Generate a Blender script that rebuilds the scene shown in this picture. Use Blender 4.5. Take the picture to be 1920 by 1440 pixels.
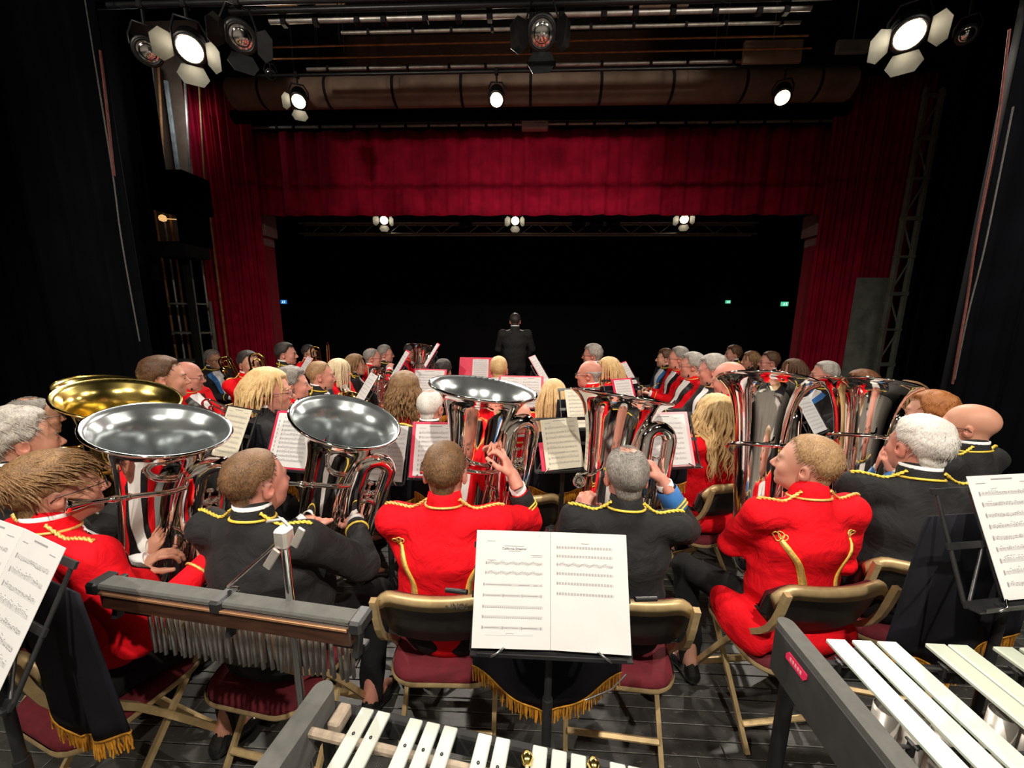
import bpy, bmesh, math, random
import numpy as np
from mathutils import Vector, Matrix, Euler
from mathutils.bvhtree import BVHTree
random.seed(7); np.random.seed(7)
for o in list(bpy.data.objects): bpy.data.objects.remove(o)
SC = bpy.context.scene; COL = SC.collection
# ---------------------------------------------------------------- camera
CAMH = 1.72; FPX = 721.0; YAW = 0.0466; PITCH = math.radians(10.24); ROLL = -0.0095
cd = bpy.data.cameras.new('camera'); cam = bpy.data.objects.new('camera', cd); COL.objects.link(cam)
cd.sensor_width = 36; cd.lens = FPX/1920*36; cd.clip_start = 0.02; cd.clip_end = 200
cam.location = (0, 0, CAMH); cam.rotation_euler = (math.pi/2-PITCH, ROLL, YAW); SC.camera = cam
CR = cam.rotation_euler.to_matrix()
def ray(px, py):
    return CR @ Vector(((px-960)/FPX, (720-py)/FPX, -1))
def at(px, py, Z):
    "point of the place seen at photo pixel (px,py), Z metres deep along the view axis"
    return Vector((0, 0, CAMH)) + ray(px, py)*Z
def atY(px, py, Y):
    d = ray(px, py); return Vector((0, 0, CAMH)) + d*(Y/d.y)
def atz(px, py, z):
    d = ray(px, py); return Vector((0, 0, CAMH)) + d*((z-CAMH)/d.z)
# ---------------------------------------------------------------- world, exposure
w = bpy.data.worlds.new('world'); SC.world = w; w.use_nodes = True
w.node_tree.nodes['Background'].inputs[0].default_value = (0.55, 0.6, 0.75, 1)
w.node_tree.nodes['Background'].inputs[1].default_value = 0.004
SC.view_settings.view_transform = 'Standard'; SC.view_settings.look = 'None'
SC.view_settings.gamma = 1; SC.view_settings.use_curve_mapping = False
SC.view_settings.exposure = 0.5
# ---------------------------------------------------------------- materials
def mat(name, col, rough=.6, metal=0, var=.0, scale=8, bump=0, bscale=60, emit=None, estr=0, sheen=0, spec=.5, coat=0, stretch=None, sss=0, bdist=.01):
    m = bpy.data.materials.new(name); m.use_nodes = True
    nt = m.node_tree; b = nt.nodes['Principled BSDF']
    b.inputs['Base Color'].default_value = (*col, 1); b.inputs['Roughness'].default_value = rough
    b.inputs['Metallic'].default_value = metal; b.inputs['Specular IOR Level'].default_value = spec
    if sheen: b.inputs['Sheen Weight'].default_value = sheen; b.inputs['Sheen Roughness'].default_value = .5
    if coat: b.inputs['Coat Weight'].default_value = coat; b.inputs['Coat Roughness'].default_value = .1
    if sss: b.inputs['Subsurface Weight'].default_value = sss; b.inputs['Subsurface Radius'].default_value = (.01, .004, .002); b.inputs['Subsurface Scale'].default_value = 1
    if emit: b.inputs['Emission Color'].default_value = (*emit, 1); b.inputs['Emission Strength'].default_value = estr
    tc = None
    if var or bump:
        tc = nt.nodes.new('ShaderNodeTexCoord'); src = tc.outputs['Object']
        if stretch:
            mp = nt.nodes.new('ShaderNodeMapping'); mp.inputs['Scale'].default_value = stretch
            nt.links.new(src, mp.inputs[0]); src = mp.outputs[0]
    if var:
        n = nt.nodes.new('ShaderNodeTexNoise'); n.inputs['Scale'].default_value = scale; n.inputs['Detail'].default_value = 5
        nt.links.new(src, n.inputs['Vector'])
        r = nt.nodes.new('ShaderNodeMix'); r.data_type = 'RGBA'
        r.inputs['A'].default_value = (*[max(0, c*(1-var)) for c in col], 1)
        r.inputs['B'].default_value = (*[min(1, c*(1+var)) for c in col], 1)
        cr = nt.nodes.new('ShaderNodeMapRange'); cr.inputs['From Min'].default_value = .3; cr.inputs['From Max'].default_value = .7
        nt.links.new(n.outputs['Fac'], cr.inputs['Value']); nt.links.new(cr.outputs['Result'], r.inputs['Factor'])
        nt.links.new(r.outputs['Result'], b.inputs['Base Color'])
    if bump:
        n = nt.nodes.new('ShaderNodeTexNoise'); n.inputs['Scale'].default_value = bscale; n.inputs['Detail'].default_value = 4
        nt.links.new(src, n.inputs['Vector'])
        bp = nt.nodes.new('ShaderNodeBump'); bp.inputs['Strength'].default_value = bump; bp.inputs['Distance'].default_value = bdist; n.inputs['Distortion'].default_value = .8 if bdist > .01 else 0
        nt.links.new(n.outputs['Fac'], bp.inputs['Height']); nt.links.new(bp.outputs['Normal'], b.inputs['Normal'])
    return m
def socket_mix(nt, fac, a, b_, out):
    r = nt.nodes.new('ShaderNodeMix'); r.data_type = 'RGBA'
    r.inputs['A'].default_value = (*a, 1) if not hasattr(a, 'links') else (0, 0, 0, 1)
    if hasattr(a, 'links'): nt.links.new(a, r.inputs['A'])
    r.inputs['B'].default_value = (*b_, 1); nt.links.new(fac, r.inputs['Factor'])
    if out is not None: nt.links.new(r.outputs['Result'], out)
    return r.outputs['Result']
M = {}
M['black_drape'] = mat('black_drape', (.0022, .0022, .0032), .95, var=.25, scale=3, spec=.04)
M['red_drape'] = mat('red_drape', (.36, .004, .028), .85, var=.25, scale=5, sheen=.0, spec=.15, bump=.15, bscale=160)
M['black_metal'] = mat('black_metal', (.016, .016, .017), .38, 0, var=.3, scale=20)
M['black_matte'] = mat('black_matte', (.012, .012, .013), .8, 0, var=.3, scale=12)
M['dark_wall'] = mat('dark_wall', (.006, .0055, .0055), .9, var=.3, scale=2)
M['hall_wall'] = mat('hall_wall', (.006, .0055, .006), .9, var=.3, scale=1)
M['red_wall'] = mat('red_wall', (.52, .035, .060), .75, var=.12, scale=6, bump=.25, bscale=45)
M['pink_block'] = mat('pink_block', (.52, .30, .29), .8, var=.15, scale=14, bump=.3, bscale=60)
M['steel'] = mat('steel', (.48, .44, .38), .45, .5, var=.25, scale=15)
M['galv'] = mat('galv', (.62, .58, .53), .4, .55, var=.25, scale=10)
M['cloth_tube'] = mat('cloth_tube', (.30, .20, .145), .85, var=.25, scale=4, bump=.2, bscale=30)
M['rust'] = mat('rust', (.45, .20, .07), .7, var=.4, scale=9)
M['grey_paint'] = mat('grey_paint', (.24, .25, .21), .7, var=.25, scale=6)
M['pale_panel'] = mat('pale_panel', (.42, .47, .46), .8, var=.3, scale=9)
M['lens_glow'] = mat('lens_glow', (.9, .85, .7), .3, emit=(1, .86, .62), estr=45)
M['lens_outer'] = mat('lens_outer', (.9, .8, .6), .2, emit=(1, .72, .38), estr=1.6)
M['lens_ring'] = mat('lens_ring', (.75, .72, .66), .25, .9)
M['barndoor'] = mat('barndoor', (.10, .10, .088), .6, .1, var=.2, scale=12)
M['silver'] = mat('silver', (.93, .90, .87), .055, 1)
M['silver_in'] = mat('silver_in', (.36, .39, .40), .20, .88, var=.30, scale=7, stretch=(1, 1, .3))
M['brass'] = mat('brass', (.90, .62, .20), .10, 1)
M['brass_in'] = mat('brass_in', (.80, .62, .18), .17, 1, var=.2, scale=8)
M['rose_brass'] = mat('rose_brass', (.85, .45, .14), .12, 1)
M['chrome'] = mat('chrome', (.75, .75, .75), .12, 1)
M['chair_gold'] = mat('chair_gold', (.58, .42, .21), .42, .40, var=.15, scale=30)
M['chair_dark'] = mat('chair_dark', (.020, .017, .014), .4, var=.3, scale=15)
M['seat_red'] = mat('seat_red', (.13, .006, .014), .85, var=.2, scale=30, bump=.1, bscale=200)
M['paper'] = mat('paper', (.66, .655, .65), .7, var=.03, scale=10)
M['paper_cream'] = mat('paper_cream', (.66, .62, .50), .7, var=.05, scale=10)
M['ink'] = mat('ink', (.06, .055, .06), .8)
M['ink_grey'] = mat('ink_grey', (.30, .29, .30), .8)
M['folder_red'] = mat('folder_red', (.70, .015, .07), .45, var=.08, scale=12)
M['folder_pink'] = mat('folder_pink', (.80, .38, .42), .5, var=.06, scale=12)
M['banner'] = mat('banner', (.008, .008, .012), .9, var=.3, scale=10, sheen=.0, spec=.2)
M['fringe'] = mat('fringe', (.58, .26, .025), .45, .25, var=.35, scale=60)
M['gold_braid'] = mat('gold_braid', (.80, .50, .14), .45, .35, var=.25, scale=120)
M['yellow_braid'] = mat('yellow_braid', (.85, .60, .07), .5, .1, var=.2, scale=120)
M['jk_red'] = mat('jk_red', (.80, .006, .014), .8, var=.08, scale=20, sheen=.0, spec=.15, bump=.75, bscale=9, bdist=.022)
M['jk_dark'] = mat('jk_dark', (.017, .017, .018), .8, var=.2, scale=20, sheen=.02, spec=.25, bump=.75, bscale=9, bdist=.022)
M['trousers'] = mat('trousers', (.013, .013, .014), .85, var=.2, scale=20, spec=.2, bump=.2, bscale=14)
M['blue_sash'] = mat('blue_sash', (.045, .20, .55), .55, var=.1, scale=20)
M['shirt'] = mat('shirt', (.80, .80, .80), .7, var=.03, scale=20)
M['black_satin'] = mat('black_satin', (.010, .010, .011), .35)
M['shoe'] = mat('shoe', (.012, .012, .012), .18, coat=.4)
M['eye_white'] = mat('eye_white', (.75, .73, .70), .25)
M['eye_dark'] = mat('eye_dark', (.03, .02, .015), .15)
M['bar_alu'] = mat('bar_alu', (.55, .58, .52), .38, .35, var=.06, scale=6)
M['bar_white'] = mat('bar_white', (.60, .66, .55), .40, .2, var=.05, scale=6)
M['grey_cover'] = mat('grey_cover', (.085, .085, .078), .8, var=.12, scale=40, bump=.1, bscale=300)
M['grey_side'] = mat('grey_side', (.030, .030, .030), .7, var=.15, scale=30)
M['label_red'] = mat('label_red', (.80, .03, .10), .4)
M['copper_trim'] = mat('copper_trim', (.62, .33, .17), .35, .7, var=.1, scale=20)
M['wood_dark'] = mat('wood_dark', (.045, .018, .010), .35, var=.4, scale=14, stretch=(1, 8, 8), coat=.2)
M['wood_pale'] = mat('wood_pale', (.50, .38, .24), .5, var=.2, scale=14)
M['felt_tan'] = mat('felt_tan', (.30, .24, .18), .9, var=.25, scale=50)
M['rubber'] = mat('rubber', (.01, .01, .01), .7)
M['exit_green'] = mat('exit_green', (.05, .6, .3), .5, emit=(.10, .85, .45), estr=.55)
M['exit_blue'] = mat('exit_blue', (.02, .2, .7), .5, emit=(.02, .25, .85), estr=.5)
M['exit_white'] = mat('exit_white', (.8, .9, .85), .5, emit=(.8, 1, .9), estr=.6)
M['projector'] = mat('projector', (.60, .48, .46), .5, var=.08, scale=20)
M['glass_frame'] = mat('glass_frame', (.025, .02, .02), .3)
M['watch'] = mat('watch', (.6, .6, .62), .2, 1)
M['floor_black'] = None
M['board_edge'] = mat('board_edge', (.14, .135, .12), .6, var=.5, scale=25)
M['bounce_backing'] = mat('bounce_backing', (.26, .235, .21), .95, var=.1, scale=2)  # unseen back wall made pale to bounce light onto the brass and backs
M['rope_red'] = mat('rope_red', (.10, .022, .016), .9, var=.3, scale=40)
M['rope_grey'] = mat('rope_grey', (.07, .065, .06), .9, var=.3, scale=40)
M['rod'] = mat('rod', (.62, .60, .56), .28, .9)
def floor_mat(name, seam):
    m = bpy.data.materials.new(name); m.use_nodes = True; nt = m.node_tree; b = nt.nodes['Principled BSDF']
    tc = nt.nodes.new('ShaderNodeTexCoord')
    gi = nt.nodes.new('ShaderNodeNewGeometry')
    n = nt.nodes.new('ShaderNodeTexNoise'); n.inputs['Scale'].default_value = 7; n.inputs['Detail'].default_value = 8; n.inputs['Roughness'].default_value = .7
    nt.links.new(gi.outputs['Position'], n.inputs['Vector'])
    mr = nt.nodes.new('ShaderNodeMapRange'); mr.inputs['From Min'].default_value = .35; mr.inputs['From Max'].default_value = .75
    nt.links.new(n.outputs['Fac'], mr.inputs['Value'])
    c1 = socket_mix(nt, mr.outputs['Result'], (.026, .025, .023), (.062, .060, .056), None)
    n2 = nt.nodes.new('ShaderNodeTexNoise'); n2.inputs['Scale'].default_value = 55; n2.inputs['Detail'].default_value = 3
    mp = nt.nodes.new('ShaderNodeMapping'); mp.inputs['Scale'].default_value = (.5, 1.6, 1)
    nt.links.new(gi.outputs['Position'], mp.inputs[0]); nt.links.new(mp.outputs[0], n2.inputs['Vector'])
    m2 = nt.nodes.new('ShaderNodeMapRange'); m2.inputs['From Min'].default_value = .64; m2.inputs['From Max'].default_value = .78
    nt.links.new(n2.outputs['Fac'], m2.inputs['Value'])
    c2 = socket_mix(nt, m2.outputs['Result'], c1, (.16, .155, .14), b.inputs['Base Color'])
    b.inputs['Roughness'].default_value = .42; b.inputs['Specular IOR Level'].default_value = .45
    bp = nt.nodes.new('ShaderNodeBump'); bp.inputs['Strength'].default_value = .15; bp.inputs['Distance'].default_value = .004
    nt.links.new(n2.outputs['Fac'], bp.inputs['Height']); nt.links.new(bp.outputs['Normal'], b.inputs['Normal'])
    return m
M['floor_black'] = floor_mat('floor_black', 0)
def skin_mat(name, col, flush=(.55, .12, .09), stub=(.14, .09, .07)):
    m = bpy.data.materials.new(name); m.use_nodes = True; nt = m.node_tree; b = nt.nodes['Principled BSDF']
    tc = nt.nodes.new('ShaderNodeTexCoord'); n = nt.nodes.new('ShaderNodeTexNoise'); n.inputs['Scale'].default_value = 28; n.inputs['Detail'].default_value = 4
    nt.links.new(tc.outputs['Object'], n.inputs['Vector'])
    c1 = socket_mix(nt, n.outputs['Fac'], [c*.86 for c in col], [min(1, c*1.1) for c in col], None)
    a = nt.nodes.new('ShaderNodeVertexColor'); a.layer_name = 'tint'
    sp = nt.nodes.new('ShaderNodeSeparateColor'); nt.links.new(a.outputs['Color'], sp.inputs[0])
    c2 = socket_mix(nt, sp.outputs[0], c1, flush, None)
    socket_mix(nt, sp.outputs[1], c2, stub, b.inputs['Base Color'])
    b.inputs['Roughness'].default_value = .5; b.inputs['Specular IOR Level'].default_value = .4
    b.inputs['Subsurface Weight'].default_value = .12; b.inputs['Subsurface Radius'].default_value = (.010, .004, .002); b.inputs['Subsurface Scale'].default_value = 1
    return m
SKIN = [skin_mat('skin_fair', (.56, .27, .18)), skin_mat('skin_pink', (.62, .27, .20)), skin_mat('skin_tan', (.47, .24, .15)), skin_mat('skin_pale', (.56, .28, .20))]
def hair_mat(name, col, tip=None, fine=1.0):
    tip = tip or [min(1, c*1.9+.02) for c in col]
    m = bpy.data.materials.new(name); m.use_nodes = True; nt = m.node_tree; b = nt.nodes['Principled BSDF']
    tc = nt.nodes.new('ShaderNodeTexCoord')
    mp = nt.nodes.new('ShaderNodeMapping'); mp.inputs['Scale'].default_value = (1, 1, .35)
    nt.links.new(tc.outputs['Object'], mp.inputs[0])
    n = nt.nodes.new('ShaderNodeTexNoise'); n.inputs['Scale'].default_value = 260*fine; n.inputs['Detail'].default_value = 3
    nt.links.new(mp.outputs[0], n.inputs['Vector'])
    n3 = nt.nodes.new('ShaderNodeTexNoise'); n3.inputs['Scale'].default_value = 22; n3.inputs['Detail'].default_value = 3
    nt.links.new(tc.outputs['Object'], n3.inputs['Vector'])
    ad = nt.nodes.new('ShaderNodeMath'); ad.operation = 'MULTIPLY_ADD'; ad.inputs[1].default_value = .6; nt.links.new(n.outputs['Fac'], ad.inputs[0])
    md = nt.nodes.new('ShaderNodeMath'); md.operation = 'MULTIPLY'; md.inputs[1].default_value = .4; nt.links.new(n3.outputs['Fac'], md.inputs[0]); nt.links.new(md.outputs[0], ad.inputs[2])
    mr = nt.nodes.new('ShaderNodeMapRange'); mr.inputs['From Min'].default_value = .34; mr.inputs['From Max'].default_value = .66
    nt.links.new(ad.outputs[0], mr.inputs['Value'])
    socket_mix(nt, mr.outputs['Result'], col, tip, b.inputs['Base Color'])
    b.inputs['Roughness'].default_value = .5; b.inputs['Specular IOR Level'].default_value = .35
    bp = nt.nodes.new('ShaderNodeBump'); bp.inputs['Strength'].default_value = .6; bp.inputs['Distance'].default_value = .004
    nt.links.new(n.outputs['Fac'], bp.inputs['Height']); nt.links.new(bp.outputs['Normal'], b.inputs['Normal'])
    return m
HAIR = dict(brown=hair_mat('hair_brown', (.045, .020, .009), (.13, .062, .028)), dark=hair_mat('hair_dark', (.014, .010, .008)), buzz=hair_mat('hair_buzz', (.070, .034, .016), (.26, .14, .068)),
    sandy=hair_mat('hair_sandy', (.20, .105, .045), (.48, .30, .15)), blond=hair_mat('hair_blond', (.46, .27, .10), (.80, .58, .30)), grey=hair_mat('hair_grey', (.20, .18, .16), (.52, .48, .43)),
    white=hair_mat('hair_white', (.46, .43, .39), (.85, .82, .77)), ginger=hair_mat('hair_ginger', (.22, .065, .018), (.42, .17, .05)), mouse=hair_mat('hair_mouse', (.080, .040, .016), (.34, .19, .085)),
    auburn=hair_mat('hair_auburn', (.10, .035, .015), (.24, .10, .04)), saltp=hair_mat('hair_saltp', (.09, .08, .07), (.34, .31, .28)), paleb=hair_mat('hair_paleb', (.62, .45, .25), (.90, .78, .55)))
# ---------------------------------------------------------------- object helpers
def link(name, me, m=None, parent=None, loc=None, rot=None):
    o = bpy.data.objects.new(name, me); COL.objects.link(o)
    if me is not None and m is not None:
        ms = m if isinstance(m, (list, tuple)) else [m]
        if len(me.materials) == 0:
            for x in ms: me.materials.append(x)
        else:
            for i, x in enumerate(ms): o.material_slots[i].link = 'OBJECT'; o.material_slots[i].material = x
    if parent: o.parent = parent
    if loc is not None: o.location = loc
    if rot is not None: o.rotation_euler = rot
    return o
def empty(name, loc=(0, 0, 0), rz=0):
    o = bpy.data.objects.new(name, None); COL.objects.link(o); o.location = loc; o.rotation_euler = (0, 0, rz); o.empty_display_size = .1
    return o
def tag(o, label=None, cat=None, group=None, kind=None):
    if label: o['label'] = label
    if cat: o['category'] = cat
    if group: o['group'] = group
    if kind: o['kind'] = kind
    return o
def copy_tree(o, parent=None):
    c = o.copy(); COL.objects.link(c)
    if parent: c.parent = parent
    for ch in o.children: copy_tree(ch, c)
    return c
class MB:
    "collects geometry for ONE mesh"
    def __init__(s): s.v = []; s.f = []; s.sm = []; s.mi = []; s.cur = 0
    def add(s, vs, fs, smooth=True):
        b = len(s.v); s.v += [tuple(p) for p in vs]; s.f += [tuple(i+b for i in f) for f in fs]; s.sm += [smooth]*len(fs); s.mi += [s.cur]*len(fs); return s
    def box(s, c, d, R=None, bev=0):
        hx, hy, hz = d[0]/2, d[1]/2, d[2]/2; c = Vector(c)
        if bev <= 0:
            vs = [Vector((x*hx, y*hy, z*hz)) for x in (-1, 1) for y in (-1, 1) for z in (-1, 1)]
            fs = [(0, 1, 3, 2), (4, 6, 7, 5), (0, 4, 5, 1), (2, 3, 7, 6), (0, 2, 6, 4), (1, 5, 7, 3)]
        else:
            b = min(bev, hx*.95, hy*.95, hz*.95); vs = []; idx = {}
            for x in (-1, 1):
                for y in (-1, 1):
                    for z in (-1, 1):
                        for a in range(3):
                            p = [x*(hx-b), y*(hy-b), z*(hz-b)]; p[a] = (x*hx, y*hy, z*hz)[a]
                            idx[(x, y, z, a)] = len(vs); vs.append(Vector(p))
            fs = []
            for a in range(3):
                o1, o2 = (a+1) % 3, (a+2) % 3
                for sg in (-1, 1):
                    q = []
                    for u, w_ in ((-1, -1), (1, -1), (1, 1), (-1, 1)):
                        k = [0, 0, 0]; k[a] = sg; k[o1] = u; k[o2] = w_; q.append(idx[(*k, a)])
                    fs.append(tuple(q if sg > 0 else q[::-1]))
            for a in range(3):
                o1, o2 = (a+1) % 3, (a+2) % 3
                for u in (-1, 1):
                    for w_ in (-1, 1):
                        def K(t, ax):
                            k = [0, 0, 0]; k[a] = t; k[o1] = u; k[o2] = w_; return idx[(*k, ax)]
                        q = [K(-1, o1), K(1, o1), K(1, o2), K(-1, o2)]
                        fs.append(tuple(q if u*w_ < 0 else q[::-1]))
            for x in (-1, 1):
                for y in (-1, 1):
                    for z in (-1, 1):
                        q = [idx[(x, y, z, a)] for a in range(3)]; fs.append(tuple(q if x*y*z > 0 else q[::-1]))
        if R is not None: vs = [R @ p for p in vs]
        return s.add([p+c for p in vs], fs, False)
    def tube(s, pts, r, n=8, caps=True, closed=False, smooth=True, flat=None):
        pts = [Vector(p) for p in pts]; N = len(pts); rs = r if isinstance(r, (list, tuple, np.ndarray)) else [r]*N
        tang = []
        for i in range(N):
            if closed: t = pts[(i+1) % N]-pts[i-1]
            else: t = pts[min(i+1, N-1)]-pts[max(i-1, 0)]
            tang.append(t.normalized() if t.length > 1e-9 else Vector((0, 0, 1)))
        t0 = tang[0]; u = t0.orthogonal().normalized() if flat is None else (Vector(flat)-t0*Vector(flat).dot(t0)).normalized()
        vs = []
        for i in range(N):
            t = tang[i]; u = (u-t*u.dot(t)); u = u.normalized() if u.length > 1e-6 else t.orthogonal().normalized(); w_ = t.cross(u)
            for k in range(n):
                a = 2*math.pi*k/n; vs.append(pts[i]+(u*math.cos(a)+w_*math.sin(a))*rs[i])
        fs = []
        for i in range(N if closed else N-1):
            j = (i+1) % N
            for k in range(n): fs.append((i*n+k, i*n+(k+1) % n, j*n+(k+1) % n, j*n+k))
        s.add(vs, fs, smooth)
        if caps and not closed:
            s.add([vs[k] for k in range(n)], [tuple(range(n))[::-1]], False); s.add([vs[(N-1)*n+k] for k in range(n)], [tuple(range(n))], False)
        return s
    def lathe(s, prof, n=24, M4=None, smooth=True, cap=False):
        vs = []
        for r, z in prof:
            for k in range(n):
                a = 2*math.pi*k/n; p = Vector((r*math.cos(a), r*math.sin(a), z)); vs.append(M4 @ p if M4 else p)
        fs = []
        for i in range(len(prof)-1):
            for k in range(n): fs.append((i*n+k, i*n+(k+1) % n, (i+1)*n+(k+1) % n, (i+1)*n+k))
        if cap: fs.append(tuple(range(n))[::-1]); fs.append(tuple((len(prof)-1)*n+k for k in range(n)))
        return s.add(vs, fs, smooth)
    def quad(s, a, b, c, d): return s.add([a, b, c, d], [(0, 1, 2, 3)], False)
    def prism(s, poly, M4, h):
        "polygon (x,y) extruded by h along z"
        n = len(poly); vs = [M4 @ Vector((x, y, 0)) for x, y in poly]+[M4 @ Vector((x, y, h)) for x, y in poly]
        fs = [tuple(range(n))[::-1], tuple(range(n, 2*n))]+[(i, (i+1) % n, (i+1) % n+n, i+n) for i in range(n)]
        return s.add(vs, fs, False)
    def mesh(s, name):
        me = bpy.data.meshes.new(name); me.from_pydata(s.v, [], s.f)
        me.polygons.foreach_set('use_smooth', s.sm)
        if any(s.mi): me.polygons.foreach_set('material_index', s.mi)
        me.update(); return me
    def build(s, name, m=None, parent=None, loc=None, rot=None): return link(name, s.mesh(name), m, parent, loc, rot)
def frame(origin, z, x=None):
    z = Vector(z).normalized(); x = Vector(x) if x is not None else z.orthogonal()
    x = (x-z*x.dot(z)).normalized(); y = z.cross(x)
    R = Matrix((x, y, z)).transposed().to_4x4(); R.translation = Vector(origin); return R
def spline(pts, n=8):
    P = [Vector(p) for p in pts]; out = []
    for i in range(len(P)-1):
        a, b, c, d = P[max(i-1, 0)], P[i], P[i+1], P[min(i+2, len(P)-1)]
        for k in range(n):
            t = k/n; out.append(.5*((2*b)+(c-a)*t+(2*a-5*b+4*c-d)*t*t+(3*b-3*c+d-a)*t**3))
    out.append(P[-1]); return out
def arc(c, u, v, r, a0, a1, n=12):
    c, u, v = Vector(c), Vector(u), Vector(v)
    return [c+u*(r*math.cos(math.radians(a0+(a1-a0)*i/n)))+v*(r*math.sin(math.radians(a0+(a1-a0)*i/n))) for i in range(n+1)]
# ---------------------------------------------------------------- lamps of the stage (fixture + its light)
CLAMP_H = .34
def fresnel(pos, aim, power, label, size=.19, spot=62, doors=((180, 1.0), (270, .9), (0, .8)), group='stage lanterns', blend=.55, col=(1, .92, .80), lit=True, bar=None, soft=None):
    pos = Vector(pos); d = (Vector(aim)-pos).normalized()
    root = empty('stage_lantern', pos); tag(root, label, 'stage light', group)
    F = frame((0, 0, 0), d, Vector((0, 0, 1)).cross(d)); r = size/2
    b = MB(); b.lathe([(r*.55, -size*1.75), (r*1.0, -size*1.65), (r*1.15, -size*1.2), (r*1.15, -size*.1), (r*1.22, -.012), (r*1.22, .004), (r*1.02, .004)], 20, F)
    for i in range(5): b.lathe([(r*1.19, -size*(.35+.2*i)), (r*1.19, -size*(.42+.2*i))], 20, F)
    b.add([F @ Vector((r*.55*math.cos(2*math.pi*k/20), r*.55*math.sin(2*math.pi*k/20), -size*1.75)) for k in range(20)], [tuple(range(20))], False)
    b.build('housing', M['black_metal'], root)
    g = MB(); g.lathe([(r*1.02, .004), (r*.98, .014), (r*.90, .010), (r*.88, .0)], 24, F); g.build('lens_ring', M['lens_ring'] if lit else M['black_metal'], root)
    def ringp(q0, q1, n):
        pr = []
        for i in range(n+1):
            q = q0+(q1-q0)*i/n; pr.append((r*.9*(1-q)+.0005, -.004+.022*math.sin(q*math.pi/2)+(.003 if i % 2 else 0)))
        return pr
    l = MB(); l.lathe(ringp(.30, 1, 6), 24, F); l.build('lens', M['lens_glow'] if lit else M['chrome'], root)
    l = MB(); l.lathe(ringp(0, .30, 5), 24, F); l.build('lens_steps', M['lens_outer'] if lit else M['chrome'], root)
    up = Vector((0, 0, 1)); side = d.cross(up).normalized()
    y = MB(); top = Vector((0, 0, size*1.15)); c = -d*size*.8
    pts = [c+side*r*1.25, c+side*r*1.3+up*r*.9, top+side*r*.8, top-side*r*.8, c-side*r*1.3+up*r*.9, c-side*r*1.25]
    y.tube(pts, .010, 6); y.build('yoke', M['black_metal'], root)
    ch_ = CLAMP_H*.4 if bar is None else bar-pos.z-top.z-.02
    k = MB(); k.tube([top, top+up*ch_], .012, 8); k.box(top+up*(ch_+.02), (.05, .06, .07), bev=.008); k.build('hook_clamp', M['black_metal'], root)
    if doors:
        for a, ln in doors:
            ax = F.to_3x3() @ Vector((math.cos(math.radians(a)), math.sin(math.radians(a)), 0)); tn = d.cross(ax)
            o = ax*r*1.15+d*.012; e = (ax*.62+d*.78).normalized()*size*ln
            n = e.cross(tn).normalized()*.002; w0, w1 = r*.75, r*1.15
            vs = [o-tn*w0, o+tn*w0, o+e*.55+tn*w1, o+e+tn*w0*.9, o+e-tn*w0*.9, o+e*.55-tn*w1]
            m = MB(); m.add([p+n for p in vs]+[p-n for p in vs], [tuple(range(6)), tuple(range(6, 12))[::-1]]+[(i, i+6, (i+1) % 6+6, (i+1) % 6) for i in range(6)], False)
            m.build('barn_door', M['barndoor'] if lit else M['black_metal'], root)
    if power > 0:
        ld = bpy.data.lights.new('lantern_beam', 'SPOT'); ld.energy = power; ld.color = col; ld.spot_size = math.radians(spot); ld.spot_blend = blend; ld.shadow_soft_size = soft or size*.25
        lo = bpy.data.objects.new('lantern_beam', ld); COL.objects.link(lo); lo.parent = root
        lo.location = d*.035; lo.rotation_euler = (-d).to_track_quat('Z', 'Y').to_euler()
    return root
PW = dict(foh=260, mid=330, side=120, rear=330)
AIM = Vector((0, 2.3, 1.0))
FOH = [atY(720, 413, 9.45), atY(966, 414, 9.45), atY(1283, 411, 9.45)]; ZFOH = max(p.z for p in FOH)+.30
for p, lb in zip(FOH, ('glowing lantern with open barn doors on the hall truss, on the trombone side', 'glowing lantern on the hall truss above the conductor', 'glowing lantern with open barn doors on the hall truss, on the cornet side')):
    fresnel(p, (p.x*.35, 2.6, 1.0), PW['foh'], lb, .20, 40, bar=ZFOH)
MID = [atY(560, 190, 5.4), atY(931, 187, 5.4), atY(1467, 183, 5.4)]; ZMID = max(p.z for p in MID)+.30
for p, lb, dr in zip(MID, ('glowing lantern with two pale barn doors over the red border, beside the dark tube', 'bare glowing lantern in front of the dark tube above the box on the pipe', 'bare glowing lantern in front of the dark tube near the folded red leg'), (((180, .8), (270, .8)), (), ())):
    fresnel(p, (p.x*.45, 1.9, 1.0), PW['mid'], lb, .17, 75, doors=dr, bar=ZMID)
SIDE = [atY(356, 92, 3.45), atY(1705, 65, 3.45)]; ZSIDE = max(p.z for p in SIDE)+.32
for p, lb in zip(SIDE, ('large glowing lantern with wide barn doors beside the fly gallery', 'large glowing lantern with wide barn doors above the steel ladder tower')):
    fresnel(p, (p.x*.3, .6, 1.2), PW['side'], lb, .19, 70, bar=ZSIDE)
REAR = [Vector((-2.3, -.9, 4.3)), Vector((.2, -.9, 4.3)), Vector((2.4, -.9, 4.3))]
for p, lb in zip(REAR, ('lantern on the upstage pipe, at the bar chimes end', 'lantern on the upstage pipe, over the glockenspiel', 'lantern on the upstage pipe, at the vibraphone end')): fresnel(p, (p.x*.5, 2.6, .9), PW['rear'], lb, .19, 100, group='upstage pipe lanterns')
for sx, lb in ((-1, 'added fill lantern on the upstage pipe end, turned to the leg curtain by the trombones'), (1, 'added fill lantern on the upstage pipe end, turned to the leg curtain by the tower')):  # two unseen fill lanterns, added to brighten the red legs and columns
    fresnel((sx*3.3, -.9, 4.3), (sx*3.4, 7.3, 3.9), 330, lb, .19, 76, group='upstage pipe lanterns', soft=.22)
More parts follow.
